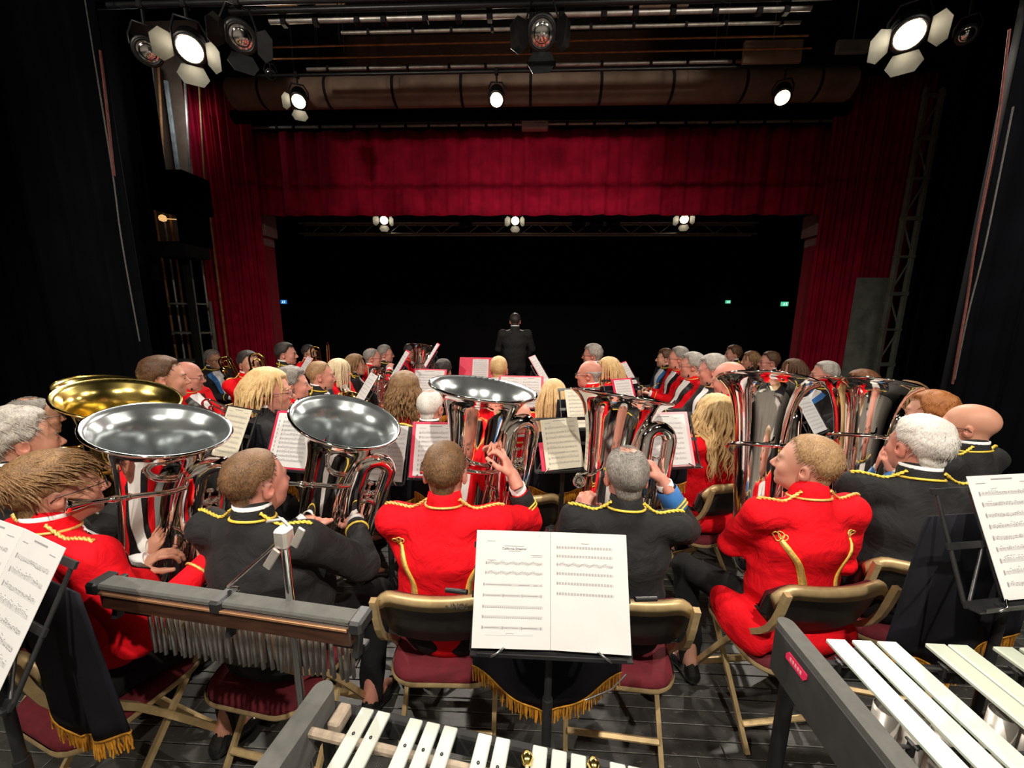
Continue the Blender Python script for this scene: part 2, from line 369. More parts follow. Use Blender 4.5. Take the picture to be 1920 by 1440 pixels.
# unlit fixtures
fresnel(atY(1016, 62, 4.2), (0, .5, 1.5), 0, 'unlit black lantern hanging over the middle of the stage', .24, lit=False, bar=6.0)
fresnel(atY(452, 70, 3.45), (0, .5, 1.5), 0, 'unlit black lantern next to the large glowing lantern by the gallery', .19, lit=False, bar=ZSIDE)
fresnel(atY(277, 97, 3.45), (-.5, .5, 1.5), 0, 'unlit lantern with dull round lens on the pipe by the black leg', .17, doors=(), lit=False, bar=ZSIDE)
fresnel(atY(508, 140, 5.4), (-.3, .5, 1.5), 0, 'small unlit lantern with a sparkling lens beside the dark tube', .11, doors=(), lit=False, bar=ZMID)
fresnel(atY(1813, 65, 3.45), (.5, .5, 1.5), 0, 'small unlit lantern with glinting louvres beside the black wing', .11, doors=(), lit=False, bar=ZSIDE)
def bar_at(x0, x1, Y, z, r, m, label):
    root = empty('batten_pipe', ((x0+x1)/2, Y, z)); tag(root, label, 'pipe', 'lantern bars'); h = (x1-x0)/2
    t = MB(); t.tube([(-h, 0, 0), (h, 0, 0)], r, 12); t.build('tube', M[m], root)
    for f in (-.8, 0, .8):
        c = MB(); c.tube([(h*f, 0, 0), (h*f, 0, 6.93-z)], .006, 6); c.build('hanger_wire', M['black_metal'], root)
bar_at(SIDE[0].x-1.2, SIDE[1].x+1.2, 3.45, ZSIDE+.0, .022, 'black_metal', 'long black lantern bar carrying the two large glowing lanterns')
bar_at(MID[0].x-.8, MID[2].x+.8, 5.4, ZMID, .02, 'black_metal', 'black lantern bar in front of the brown rolled tube')
bar_at(-.6, .6, 4.2, 6.0, .02, 'black_metal', 'short black bar holding the unlit lantern over mid stage')
# ---------------------------------------------------------------- the setting
def S(o): o['kind'] = 'structure'; return o
fl = MB(); fl.box((0, 3.9, -.06), (14.4, 9.0, .10)); floor = S(fl.build('floor', M['floor_black']))
PLW = .062
pm = {}
def plank_mesh(L):
    k = round(L, 2)
    if k not in pm:
        m = MB(); m.box((0, 0, -.005), (k-.003, PLW-.0035, .010), bev=.0018); m.mi = [0]*6+[1]*(len(m.f)-6); me = m.mesh('plank'); me.materials.append(M['floor_black']); me.materials.append(M['board_edge']); pm[k] = me
    return pm[k]
rng = random.Random(3)
for i in range(44):
    y = .62+i*PLW; half = 1.0+y*1.35; x = -half-rng.random()*.8
    while x < half:
        L = rng.choice([1.4, 1.8, 2.2, 2.6]); o = link('plank', plank_mesh(L), None, floor, (x+L/2, y, rng.uniform(-.0008, .0006))); x += L
# far floor (strips too thin to tell apart)
m = MB(); y1 = .62+43.5*PLW; m.box((0, (y1+8.3)/2, -.0055), (13, 8.3-y1, .009)); m.build('far_boards', M['floor_black'], floor)
m = MB(); m.box((0, -.2, -.0055), (13, 1.57, .009)); m.build('near_boards', M['floor_black'], floor)
for sx in (-1, 1):
    m = MB(); m.box((sx*6.1, 2, -.0055), (3.0, 3.2, .009)); m.build('wing_boards', M['floor_black'], floor)
# stage enclosure
m = MB(); m.box((-7.2, 3.5, 3.5), (.12, 10, 7.2)); S(m.build('wall_left', M['dark_wall']))
m = MB(); m.box((7.2, 3.5, 3.5), (.12, 10, 7.2)); S(m.build('wall_right', M['dark_wall']))
m = MB(); m.box((0, -1.5, 3.5), (14.4, .12, 7.2)); S(m.build('wall_back', M['bounce_backing']))
m = MB(); m.box((0, 3.5, 7.0), (14.4, 10, .12)); S(m.build('ceiling', M['dark_wall']))
# hall behind the proscenium
m = MB(); m.box((0, 15, -1.15), (28, 14, .1)); S(m.build('floor_hall', M['hall_wall']))
m = MB(); m.box((0, 22, 2.5), (28, .12, 7.4)); S(m.build('wall_hall_far', M['hall_wall']))
for sx, nm in ((-1, 'wall_hall_left'), (1, 'wall_hall_right')):
    m = MB(); m.box((sx*14, 15, 2.5), (.12, 14, 7.4)); S(m.build(nm, M['hall_wall']))
m = MB(); m.box((0, 15, 6.2), (28, 14, .1)); S(m.build('ceiling_hall', M['hall_wall']))
# proscenium wall: flanks, header, red columns with pale blocks
YP = 8.3
cl0, cl1 = atY(480, 469, YP), atY(507.5, 469, YP); cr0, cr1 = atY(1516, 469, YP), atY(1541, 469, YP)
ztop = atY(500, 404, YP).z
for nm, xa, xb in (('wall_proscenium_left', -7.2, cl0.x), ('wall_proscenium_right', cr1.x, 7.2)):
    m = MB(); m.box(((xa+xb)/2, YP+.15, 2.9), (xb-xa, .3, 8.2)); S(m.build(nm, M['dark_wall']))
m = MB(); m.box((0, YP+.15, (ztop+.05+7)/2), (cr1.x-cl0.x, .3, 7-ztop-.05)); S(m.build('wall_proscenium_header', M['wood_dark']))
for i, (a, b) in enumerate(((cl0, cl1), (cr0, cr1))):
    sgn = -1 if i == 0 else 1
    root = MB(); root.box(((a.x+b.x)/2, YP-.02, 1.0), (b.x-a.x, .34, 2*(ztop-1.0)-.9), bev=.01)
    r = S(root.build('trim_%d' % (i+1), M['red_wall']))
    mz = atY(a.x, 446, YP).z
    def zz(py): return atY(500 if i == 0 else 1525, py, YP).z
    c = MB(); c.box((((a.x+b.x)/2)-sgn*.0, YP-.03, (zz(463)+zz(449))/2), (b.x-a.x+.005, .37, zz(449)-zz(463)), bev=.008); c.build('pale_band', M['pink_block'], r)
    c = MB(); c.box(((a.x+b.x)/2-sgn*.11, YP-.06, (zz(446)+zz(404))/2), (b.x-a.x-.03, .40, zz(404)-zz(446)), bev=.008); c.build('pale_block', M['pink_block'], r)
    c = MB(); c.box((((a.x if i == 0 else b.x)+sgn*.05), YP-.16, 1.3), (.03, .02, 4.2)); c.build('edge_strip', M['rust'], r)
# stage front edge and orchestra front
m = MB(); m.box((0, 8.42, -.55), (13, .1, 1.1)); S(m.build('wall_stage_front', M['dark_wall']))
# ---------------------------------------------------------------- drapes
def drape(name, p0, p1, z0, z1, folds, amp, material, label, seed=1, cat='curtain', group=None, th=.012, hem=.0, nz=10, gather=0):
    rg = random.Random(seed); p0, p1 = Vector((*p0, 0)), Vector((*p1, 0)); L = (p1-p0).length; u = (p1-p0)/L; n = Vector((-u.y, u.x, 0))
    N = max(8, int(folds*12)); ph = [rg.uniform(0, 6.28) for _ in range(6)]; fr = [rg.uniform(.55, 1.6) for _ in range(6)]
    def off(s, t):
        x = s*folds*2*math.pi; b = math.sin(x+ph[0]+1.1*math.sin(s*folds*fr[0]*1.3+ph[1])+.25*math.sin(t*3+ph[2]))
        b = math.copysign(abs(b)**.75, b)
        return amp*(.45+.55*abs(math.sin(s*folds*.37*fr[1]*3.1+ph[3])))*b*(1-gather*(1-t)) + amp*.35*math.sin(s*folds*fr[2]*4.7*math.pi+ph[4])
    vs = []
    for sgn in (1, -1):
        for j in range(nz+1):
            t = 1-j/nz; z = z1+(z0-z1)*(1-t)
            for i in range(N+1):
                s = i/N; q = p0+u*(s*L)+n*(off(s, t)+sgn*th/2); vs.append((q.x, q.y, z+(hem*math.sin(s*folds*6.28*.5+ph[5]) if j == nz else 0)))
    W = N+1; H = nz+1; fs = []
    for j in range(nz):
        for i in range(N):
            a = j*W+i; fs.append((a, a+1, a+W+1, a+W)); b = a+W*H; fs.append((b, b+W, b+W+1, b+1))
    for i in range(N):
        fs.append((i, i+W*H, i+1+W*H, i+1)); a = nz*W+i; fs.append((a, a+1, a+1+W*H, a+W*H))
    for j in range(nz):
        a = j*W; fs.append((a, a+W, a+W+W*H, a+W*H)); b = j*W+N; fs.append((b, b+W*H, b+W+W*H, b+W))
    mb = MB(); mb.add(vs, fs); o = mb.build(name, material); tag(o, label, cat, group); return o
YV = 7.55
vl, vr = atY(425, 325, YV).x, atY(1590, 325, YV).x
drape('border_curtain', (vl, YV), (vr, YV), atY(960, 404, YV).z, atY(960, 243, YV).z, 25, .045, M['red_drape'], 'wide pleated dark red border curtain across the top of the proscenium', 4, hem=.006)
YL = 7.25
l0, l1 = atY(372, 400, YL).x, atY(478, 400, YL).x; r0, r1 = atY(1545, 400, YL).x, atY(1712, 400, YL).x
drape('leg_curtain', (l0, YL), (l1, YL+.12), .02, atY(420, 150, YL).z, 11, .07, M['red_drape'], 'tall folded dark red leg curtain beside the trombone players', 8)
drape('leg_curtain', (r0, YL+.12), (r1, YL), .02, atY(1620, 140, YL).z, 15, .07, M['red_drape'], 'tall folded dark red leg curtain beside the steel ladder tower', 9)
# black wings
b1 = atY(243, 480, 3.3); b2 = atY(1742, 480, 4.0); b3 = atY(1850, 350, 2.7)
drape('black_leg', (-6.2, 3.5), (b1.x, 3.3), .02, 6.6, 9, .06, M['black_drape'], 'black masking leg with a frayed pale edge near the gold basses', 11)
drape('black_leg', (-6.2, 1.3), (-3.75, 1.15), .02, 6.6, 9, .06, M['black_drape'], 'black masking leg at the back of the stage by the gold basses', 12)
x_ = atY(300, 500, 5.2).x
drape('black_leg', (-6.2, 5.25), (x_, 5.2), .02, atY(300, 395, 5.2).z-.9, 7, .05, M['black_drape'], 'short black masking cloth below the fly gallery', 13)
drape('black_leg', (b2.x, 4.0), (6.2, 4.1), .02, 6.6, 9, .06, M['black_drape'], 'black masking leg beside the steel ladder tower', 14)
drape('black_leg', (b3.x, 2.7), (6.2, 2.8), .02, 6.6, 9, .06, M['black_drape'], 'black masking leg with a hanging rope at its edge', 15)
drape('black_leg', (3.9, 1.0), (6.2, 1.1), .02, 6.6, 7, .06, M['black_drape'], 'black masking leg at the back of the stage by the vibraphone', 16)
# rust edge strips / ropes along wings
def rope(name, pts, r, m, label, cat='rope', group=None):
    b = MB(); b.tube(spline(pts, 8), r, 7); o = b.build(name, m); tag(o, label, cat, group); return o
rope('hauling_rope', [atY(1893, 55, 2.55), atY(1868, 250, 2.55), atY(1832, 440, 2.55), atY(1814, 560, 2.55), atY(1800, 640, 2.5), atY(1786, 720, 2.5)], .006, M['rope_red'], 'rusty red hauling rope hanging at the edge of the black wing')
rope('hauling_rope', [atY(1900, 200, 2.6), atY(1872, 340, 2.6), atY(1845, 470, 2.55), atY(1815, 590, 2.55), atY(1790, 712, 2.5)], .004, M['rope_grey'], 'thin grey rope hanging beside the rusty red rope')
rope('hauling_rope', [atY(188, 95, 3.2), atY(200, 200, 3.2), atY(214, 330, 3.2)], .009, M['rope_red'], 'faded red rope hanging along the frayed black leg')
rope('edge_rope', [atY(150, -60, 3.2), atY(190, 190, 3.2), atY(212, 330, 3.2), atY(225, 430, 3.2), atY(240, 520, 3.2), atY(262, 640, 3.2)], .005, M['rope_grey'], 'thin pale rope running down the frayed black leg')
# fly gallery at the left
g = empty('fly_gallery', (0, 0, 0)); tag(g, 'black fly gallery box with openings onto the lit backstage store', 'gallery')
YG = 5.9
def px_box(mb, x0, y0, x1, y1, Y, th):
    a = atY(x0, y0, Y); b = atY(x1, y1, Y); mb.box(((a.x+b.x)/2, Y+th/2, (a.z+b.z)/2), (abs(b.x-a.x), th, abs(b.z-a.z)), bev=.004)
m = MB(); px_box(m, 272, 318, 350, 392, YG, .5); m.build('fascia', M['black_drape'], g)
m = MB(); px_box(m, 328, 392, 350, 455, YG, .5); m.build('post', M['black_drape'], g)
m = MB(); px_box(m, 274, 452, 350, 480, YG+.02, .45); m.build('lower_beam', M['dark_wall'], g)
m = MB(); px_box(m, 240, 60, 276, 330, YG, .3); m.build('side_panel', M['black_drape'], g)
for x in (285, 345):
    a_ = atY(x, 470, YG+.4); m = MB(); m.box((a_.x, YG+.4, a_.z/2), (.08, .08, a_.z), bev=.006); m.build('support_post', M['dark_wall'], g)
bs = MB(); px_box(bs, 240, 40, 420, 480, 7.3, .06); o = bs.build('store_wall', M['cloth_tube']); tag(o, 'brown backstage store wall glimpsed behind the fly gallery', 'wall panel')
m = MB(); px_box(m, 306, 150, 336, 330, 7.1, .04); m.box((atY(320, 330, 7.1).x, 7.16, 1.4), (.05, .04, 2.8)); tag(m.build('pale_flat', M['pale_panel']), 'tall pale blue scenery flat leaning in the store above the gallery', 'scenery flat')
m = MB(); px_box(m, 336, 405, 352, 450, 7.1, .04); m.box((atY(344, 450, 7.1).x, 7.16, 1.6), (.05, .04, 3.2)); tag(m.build('pale_flat', M['pale_panel']), 'short pale blue scenery flat seen through the gallery opening', 'scenery flat')
for k, x in enumerate((268, 284, 296, 345, 372)):
    b_ = atY(x+12, 330, 7.0); m = MB(); m.tube([atY(x, 120, 7.0), b_, (b_.x+.02, 7.0, .0)], .02, 8); tag(m.build('store_pipe', M['steel'] if k % 2 else M['rust']), ('rusty store pipe nearest the gallery side panel', 'grey store pipe beside the rusty one by the side panel', 'rusty store pipe next to the tall pale flat', 'grey store pipe between the pale flat and red curtain', 'rusty store pipe close to the red leg curtain')[k], 'pipe', 'store pipes')
# a dim working lamp lights the store
m = MB(); m.lathe([(.001, -.06), (.05, -.04), (.06, 0), (.045, .04), (.001, .06)], 14, frame(atY(305, 409, 6.8), (0, 0, 1)))
lp_ = atY(305, 409, 6.8); m.tube([lp_+Vector((0, .05, 0)), (lp_.x+.06, 7.02, lp_.z+.03), (lp_.x+.06, 7.31, lp_.z+.03)], .008, 6)
o = m.build('work_lamp', mat('work_glow', (.8, .5, .25), .5, emit=(1, .55, .2), estr=.6)); tag(o, 'small dim orange round work lamp behind the gallery', 'lamp')
ld = bpy.data.lights.new('store_light', 'POINT'); ld.energy = 6; ld.color = (.85, .95, 1); ld.shadow_soft_size = .1
lo = bpy.data.objects.new('store_light', ld); COL.objects.link(lo); lo.location = atY(330, 200, 6.75); lo.parent = g
# clutter under the gallery: shelving unit
sh = empty('store_shelf', atY(345, 640, 6.6)); sh.location.z = 0; tag(sh, 'dim shelving unit standing behind the trombone players', 'shelf')
for k in range(4):
    m = MB(); m.box((0, 0, .35+k*.5), (.9, .35, .03)); m.build('shelf_board', M['grey_paint'], sh)
for sx in (-1, 1):
    for sy in (-1, 1):
        m = MB(); m.box((sx*.44, sy*.16, .95), (.03, .03, 1.9)); m.build('upright', M['grey_paint'], sh)
# steel ladder tower at the right
tw = empty('ladder_tower', (0, 0, 0)); tag(tw, 'grey green steel ladder tower standing behind the red leg curtain', 'tower')
YT = 6.6
ta, tb_ = atY(1738, 165, YT), atY(1768, 165, YT); ztw = ta.z
for x in (ta.x, tb_.x):
    m = MB(); m.box((x, YT, ztw/2), (.06, .06, ztw), bev=.006); m.build('upright', M['grey_paint'], tw)
m = MB(); m.box(((ta.x+tb_.x)/2+.02, YT+.5, 1.2), (.55, .05, 2.4)); m.build('lower_panel', M['grey_paint'], tw)
for k in range(9):
    z = .4+k*(ztw-.5)/8
    m = MB(); m.box(((ta.x+tb_.x)/2, YT, z), (tb_.x-ta.x+.08, .07, .06 if k % 2 else .035), bev=.005); m.build('rung', M['grey_paint'], tw)
    if k < 8:
        s = 1 if k % 2 else -1; z2 = .4+(k+1)*(ztw-.5)/8; cx = (ta.x+tb_.x)/2; hw = (tb_.x-ta.x)/2
        m = MB(); m.tube([(cx-s*hw, YT, z+.03), (cx+s*hw, YT, z2-.03)], .014, 6); m.build('brace', M['grey_paint'], tw)
# ---------------------------------------------------------------- rigging overhead
def pipe(py, Y, x0, x1, r, m, label, name='batten_pipe', py2=None, group='fly bars', cat='pipe'):
    a = atY(x0, py, Y); b = atY(x1, py if py2 is None else py2, Y); z = (a.z+b.z)/2
    root = empty(name, ((a.x+b.x)/2, Y, z)); tag(root, label, cat, group)
    t = MB(); t.tube([((a.x-b.x)/2, 0, 0), ((b.x-a.x)/2, 0, 0)], r, 12); t.build('tube', m, root)
    return root, (b.x-a.x)/2
def clamps(root, half, n, r, m, sz, seed, drop=0):
    rg = random.Random(seed)
    for i in range(n):
        x = -half+2*half*(i+.5+rg.uniform(-.2, .2))/n
        c = MB(); c.box((x, 0, drop), (sz, sz*1.2, sz*1.6), bev=sz*.12); c.build('clamp', m, root)
def hangers(root, half, z):
    for f in (-.7, 0, .7):
        c = MB(); c.tube([(half*f, 0, 0), (half*f, 0, 6.9-z)], .006, 6); c.build('hanger_wire', M['black_metal'], root)
p, h = pipe(240, YV-.02, 438, 1575, .024, M['galv'], 'pale pipe carrying the red border curtain', py2=226); clamps(p, h, 22, .03, M['black_metal'], .05, 2); hangers(p, h, p.location.z)
p, h = pipe(168, 6.4, 438, 1590, .21, M['cloth_tube'], 'fat brown rolled cloth tube slung under the fly bars', 'rolled_cloth', group=None, cat='rolled cloth')
for i in range(9):
    c = MB(); x = -h+2*h*(i+.5)/9; c.lathe([(.214, -.02), (.218, -.02), (.218, .02), (.214, .02)], 20, frame((x, 0, 0), (1, 0, 0))); c.build('tie_band', M['black_matte'], p)
hangers(p, h, p.location.z)
p, h = pipe(212, 6.78, 438, 1590, .10, M['black_drape'], 'dark folded border cloth under the brown rolled tube', 'folded_border', group=None, cat='rolled cloth'); hangers(p, h, p.location.z)
p, h = pipe(122, 5.6, 575, 1480, .022, M['galv'], 'pale fly bar just above the brown rolled tube'); clamps(p, h, 12, .03, M['black_metal'], .04, 5); hangers(p, h, p.location.z)
p, h = pipe(101, 5.2, 500, 1520, .010, M['rust'], 'thin rust coloured tension rope below its twin', 'tension_rope', group='tension ropes', cat='rope'); hangers(p, h, p.location.z)
p, h = pipe(80, 5.0, 490, 1515, .010, M['rust'], 'thin rust coloured tension rope above its twin', 'tension_rope', group='tension ropes', cat='rope', py2=76); hangers(p, h, p.location.z)
p, h = pipe(58, 4.9, 640, 1500, .018, M['steel'], 'dull fly bar between the rust ropes and the uppermost bar', py2=46); clamps(p, h, 10, .03, M['black_metal'], .035, 6); hangers(p, h, p.location.z)
p, h = pipe(34, 4.5, 505, 1520, .026, M['galv'], 'uppermost pale fly bar banded with dark clamps', py2=22); clamps(p, h, 15, .03, M['black_metal'], .06, 7); hangers(p, h, p.location.z)
p, h = pipe(8, 4.4, 430, 1560, .03, M['black_metal'], 'black fly bar at the very top of the rigging'); hangers(p, h, p.location.z)
root = empty('batten_pipe', (0, -.9, 4.3+.19*1.15+CLAMP_H*.4+.02)); tag(root, 'upstage pipe above the percussion carrying lanterns', 'pipe', 'lantern bars')
t = MB(); t.tube([(-3.6, 0, 0), (3.6, 0, 0)], .024, 12); t.build('tube', M['black_metal'], root); hangers(root, 3.6, root.location.z)
# brown ceiling flaps above the bars
for k, (x0, y0, x1, y1, mm) in enumerate(((500, 2, 560, 20, 'rust'), (590, 0, 650, 16, 'cloth_tube'), (1180, 2, 1290, 14, 'cloth_tube'), (1395, 78, 1500, 118, 'cloth_tube'), (1570, 76, 1626, 100, 'grey_paint'))):
    m = MB(); a = atY(x0, y0, 5.3); b = atY(x1, y1, 5.3); m.box(((a.x+b.x)/2, 5.3, (a.z+b.z)/2), (b.x-a.x, .05, a.z-b.z), bev=.006)
    m.tube([((a.x+b.x)/2, 5.3, a.z-.02), ((a.x+b.x)/2, 5.3, 6.95)], .006, 6)
    tag(m.build('hanging_panel', M[mm]), ('rust red hanging panel among the top fly bars', 'small brown hanging panel beside the rust red one', 'long brown hanging panel high over the middle of the stage', 'wide brown hanging panel under the bar ends', 'dull grey hanging panel next to the large lantern over the tower')[k], 'panel')
# small box on the border pipe
pj = empty('control_box', atY(1003, 231, YV-.15)); tag(pj, 'pale pink white control box mounted on the border curtain pipe', 'control box')
m = MB(); m.box((0, 0, 0), (.46, .16, .22), bev=.02); m.build('case', M['projector'], pj)
m = MB(); m.box((-.11, -.085, .045), (.06, .01, .04)); m.build('port', M['black_matte'], pj)
m = MB(); m.box((.08, -.083, -.03), (.2, .006, .012)); m.build('vent_slot', M['grey_paint'], pj)
# hall truss with its fixtures
YTr = 9.55
ta = atY(560, 428, YTr); tb_ = atY(1420, 428, YTr); zt = ta.z-.02
tr = empty('lighting_truss', (0, YTr, zt)); tag(tr, 'dark lattice lighting truss hanging in the hall beyond the border curtain', 'truss')
for dz in (-.1, .14):
    for dy in (0, .22):
        m = MB(); m.tube([(ta.x, dy, dz), (tb_.x, dy, dz)], .022, 8); m.build('chord', M['steel'], tr)
nb = 34; L = tb_.x-ta.x
for k in range(nb):
    x = ta.x+L*k/nb; s = 1 if k % 2 else -1
    m = MB(); m.tube([(x, 0, .02-s*.12), (x+L/nb, 0, .02+s*.12)], .011, 6); m.build('lattice_bar', M['steel'], tr)
for x in (ta.x+.6, tb_.x-.6):
    m = MB(); m.tube([(x, .1, .14), (x, .1, 6.1-zt)], .012, 6); m.build('hanger_wire', M['black_metal'], tr)
for k, (px, py, lb) in enumerate(((873, 418, 'unlit black moving head near the middle hall lantern'), (1085, 415, 'first of three unlit black moving heads clustered on the hall truss'), (1118, 416, 'middle of three unlit black moving heads clustered on the hall truss'), (1150, 415, 'last of three unlit black moving heads clustered on the hall truss'))):
    p0 = atY(px, py, YTr-.12); r = empty('moving_head', p0); tag(r, lb, 'stage light', 'moving heads')
    m = MB(); m.tube([(0, .10, .16), (0, .12, zt+.15-p0.z)], .03, 8); m.build('clamp', M['black_metal'], r)
    m = MB(); m.box((0, 0, .16), (.26, .2, .1), bev=.02); m.build('base', M['black_metal'], r)
    for sx in (-1, 1):
        m = MB(); m.box((sx*.13, 0, -.0), (.03, .12, .26), bev=.01); m.build('arm', M['black_metal'], r)
    m = MB(); m.lathe([(.03, .12), (.09, .1), (.105, 0), (.09, -.12), (.075, -.13), (.001, -.125)], 16, frame((0, 0, -.04), (0, .5, .8))); m.build('head', M['black_metal'], r)
# exit signs
for k, (px, py, mm, lb) in enumerate(((532, 566, 'exit_blue', 'small glowing blue exit sign far off beside the red column'), (1365, 566, 'exit_green', 'small glowing green exit sign far off at the back of the hall'), (1471, 570, 'exit_green', 'brighter glowing green exit sign near the red column on the cornet side'))):
    Y = 21.6 if k == 1 else (17.5 if k == 2 else 19); p0 = atY(px, py, Y); w_ = (.30, .26, .30)[k]
    r = empty('exit_sign', p0); tag(r, lb, 'exit sign')
    m = MB(); m.box((0, 0, 0), (w_, .06, w_*.62), bev=.01); m.build('panel', M[mm], r)
    m = MB()   # running figure and door
    s = w_
    m.box((s*.2, -.034, 0), (s*.16, .006, s*.42)); m.box((-s*.12, -.034, s*.13), (s*.09, .006, s*.09)); m.box((-s*.13, -.034, 0), (s*.1, .006, s*.2), Matrix.Rotation(.4, 3, 'Y')); m.box((-s*.2, -.034, -s*.14), (s*.06, .006, s*.2), Matrix.Rotation(.7, 3, 'Y')); m.box((-s*.06, -.034, -s*.14), (s*.06, .006, s*.2), Matrix.Rotation(-.5, 3, 'Y'))
    m.build('pictogram', M['exit_white'], r)
    m = MB(); m.tube([(0, .03, s*.3), (0, .03, 6.15-p0.z)], .01, 6); m.build('suspension', M['black_metal'], r)
# ---------------------------------------------------------------- brass instruments
def tuba(name, rim, low, label, cat='tuba', group=None, roll=0, side=1, scale=1.0, body='silver', inner='silver_in', R=.215, lp=None, zl=-.325):
    "rim: bell rim centre, low: a lower point on the bell axis; side=1 mouthpiece end on local +x"
    rim, low = Vector(rim), Vector(low); z = (rim-low).normalized()
    fwd = Vector((rim.x, rim.y, 0)).normalized(); x = fwd.cross(z).normalized()
    F = frame(rim, z, x)
    F = F @ Matrix.Rotation(roll, 4, 'Z') @ Matrix.Scale(scale, 4)
    root = empty(name); root.matrix_world = F; tag(root, label, cat, group)
    mt, mi = M[body], M[inner]
    out = [(R*1.0, .0), (R*1.012, -.004), (R*1.0, -.009), (R*.93, -.017), (R*.84, -.032), (R*.745, -.058), (R*.675, -.095), (R*.61, -.14), (R*.555, -.20), (R*.512, -.27), (R*.470, -.36), (R*.428, -.46), (R*.385, -.58), (R*.34, -.70), (R*.32, -.76)]
    b = MB(); b.lathe(out[::-1], 48); rt = R*.32
    # bottom bow and first branch
    pts = arc((.10, .0, -.76), (-1, 0, 0), (0, 0, -1), .10, 0, 180, 12); n = len(pts)
    b.tube(pts, [rt-(rt-.042)*i/(n-1) for i in range(n)], 16, caps=False); b.build('bell', mt, root)
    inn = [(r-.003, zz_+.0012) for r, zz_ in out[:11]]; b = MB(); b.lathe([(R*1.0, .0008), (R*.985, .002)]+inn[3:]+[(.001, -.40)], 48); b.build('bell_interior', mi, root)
    rr = MB(); rr.tube([(R*math.cos(a)*1.004, R*math.sin(a)*1.004, -.003) for a in np.linspace(0, 2*math.pi, 48, endpoint=False)], .0055, 8, closed=True); rr.build('rim', mt, root)
    # big outer branch: up, over, down
    b = MB(); x0, x1 = .088, .196; yo = -.118; c = (x0+x1)/2; h = (x1-x0)/2
    pts = [(.20, 0, -.76), (.180, -.04, -.62), (x0+.03, -.095, -.45), (x0, yo, -.30), (x0, yo, -.20)]
    pts = spline(pts, 5)+arc((c, yo, -.165), (-1, 0, 0), (0, 0, 1), h, 0, 180, 14)+spline([(x1, yo, -.21), (x1, yo+.01, -.45), (x1+.005, yo+.03, -.66)], 6)+arc((c+.005, yo+.035, -.70), (1, 0, 0), (0, 0, -1), h, 20, 150, 8)
    n = len(pts); b.tube(pts, [.041-.017*i/(n-1) for i in range(n)], 14); b.build('outer_branch', mt, root)
    b = MB(); x0, x1 = .112, .176; c = (x0+x1)/2; h = (x1-x0)/2
    pts = spline([(x0, -.13, -.66), (x0, -.13, -.45), (x0, -.128, -.36)], 4)+arc((c, -.128, -.34), (-1, 0, 0), (0, 0, 1), h, 0, 180, 12)+spline([(x1, -.128, -.37), (x1, -.13, -.5), (x1, -.13, -.62)], 4)+arc((c, -.13, -.63), (1, 0, 0), (0, 0, -1), h, 10, 170, 10)
    b.tube(pts, .0125, 10); b.build('inner_branch', mt, root)
    for k in range(3):
        v = MB(); xx = .112+.031*k; y = -.105
        v.lathe([(.001, -.56), (.014, -.557), (.0175, -.55), (.0175, -.30), (.0190, -.298), (.0190, -.286), (.012, -.28), (.004, -.279), (.004, -.243), (.0125, -.240), (.0125, -.234), (.001, -.231)], 14, Matrix.Translation((xx, y, 0)))
        v.lathe([(.0195, -.555), (.0195, -.54)], 14, Matrix.Translation((xx, y, 0))); v.build('valve', mt, root)
    for k, (xa, xb, za, zb, y, r) in enumerate(((.118, .142, -.60, -.44, -.150, .0078), (.142, .172, -.66, -.50, -.152, .0082), (.060, .088, -.70, -.42, -.105, .0085), (.105, .132, -.52, -.40, -.158, .007), (.150, .180, -.57, -.44, -.075, .0085))):
        s = MB(); c = (xa+xb)/2; h = (xb-xa)/2
        s.tube([(xa, y, zb)]+[(xa, y, za+.02)]+arc((c, y, za+.02), (-1, 0, 0), (0, 0, -1), h, 0, 180, 8)[1:]+[(xb, y, zb)], r, 8)
        s.tube([(xa, y, zb-.05), (xa, y, zb-.035)], r*1.35, 8); s.tube([(xb, y, zb-.05), (xb, y, zb-.035)], r*1.35, 8); s.build('tuning_slide', mt, root)
    # mouthpipe round the bell with mouthpiece
    s = side; b = MB(); q_ = (np.interp(-zl, [-z_ for r_, z_ in out], [r_ for r_, z_ in out])+.016)/.105
    pts = lp or [(-.06*s, .085, zl-.05), (-.108*s, .02, zl-.02), (-.098*s, -.06, zl), (-.035*s, -.112, zl+.006), (.04*s, -.125, zl+.012), (.10*s, -.135, zl+.016)]
    if lp is None: pts = [(x*q_, y*q_, z_) for x, y, z_ in pts]
    cr_, sr_ = math.cos(-roll), math.sin(-roll); pts = [(x*cr_-y*sr_, x*sr_+y*cr_, z_) for x, y, z_ in pts]
    pp = spline(pts, 6); n = len(pp); b.tube(pp, [.0125-.0045*i/(n-1) for i in range(n)], 10)
    d = (pp[-1]-pp[-3]).normalized(); e = pp[-1]
    b.lathe([(.009, -.034), (.0125, -.024), (.0125, -.018), (.009, -.008)], 12, frame(e, d)); b.lathe([(.010, -.062), (.013, -.056), (.010, -.050)], 12, frame(e, d)); b.build('mouthpipe', mt, root)
    mp = MB(); mp.lathe([(.0055, -.01), (.0062, .02), (.008, .028), (.013, .04), (.0185, .058), (.0215, .066), (.0215, .069), (.018, .0705), (.0155, .066), (.008, .048), (.002, .043)], 18, frame(e, d)@Matrix.Scale(1.2, 4)); mp.build('mouthpiece', mt, root)
    # braces
    b = MB(); b.tube([(.06, -.05, -.42), (.10, -.11, -.43)], .006, 8); b.tube([(.06, -.08, -.25), (.088, -.118, -.25)], .006, 8); b.tube([(.10, -.11, -.40), (.196, -.11, -.40)], .006, 8); b.build('brace', mt, root)
    root['tip'] = tuple(F @ (e+d*.069)); root['axis'] = tuple(z)
    return root
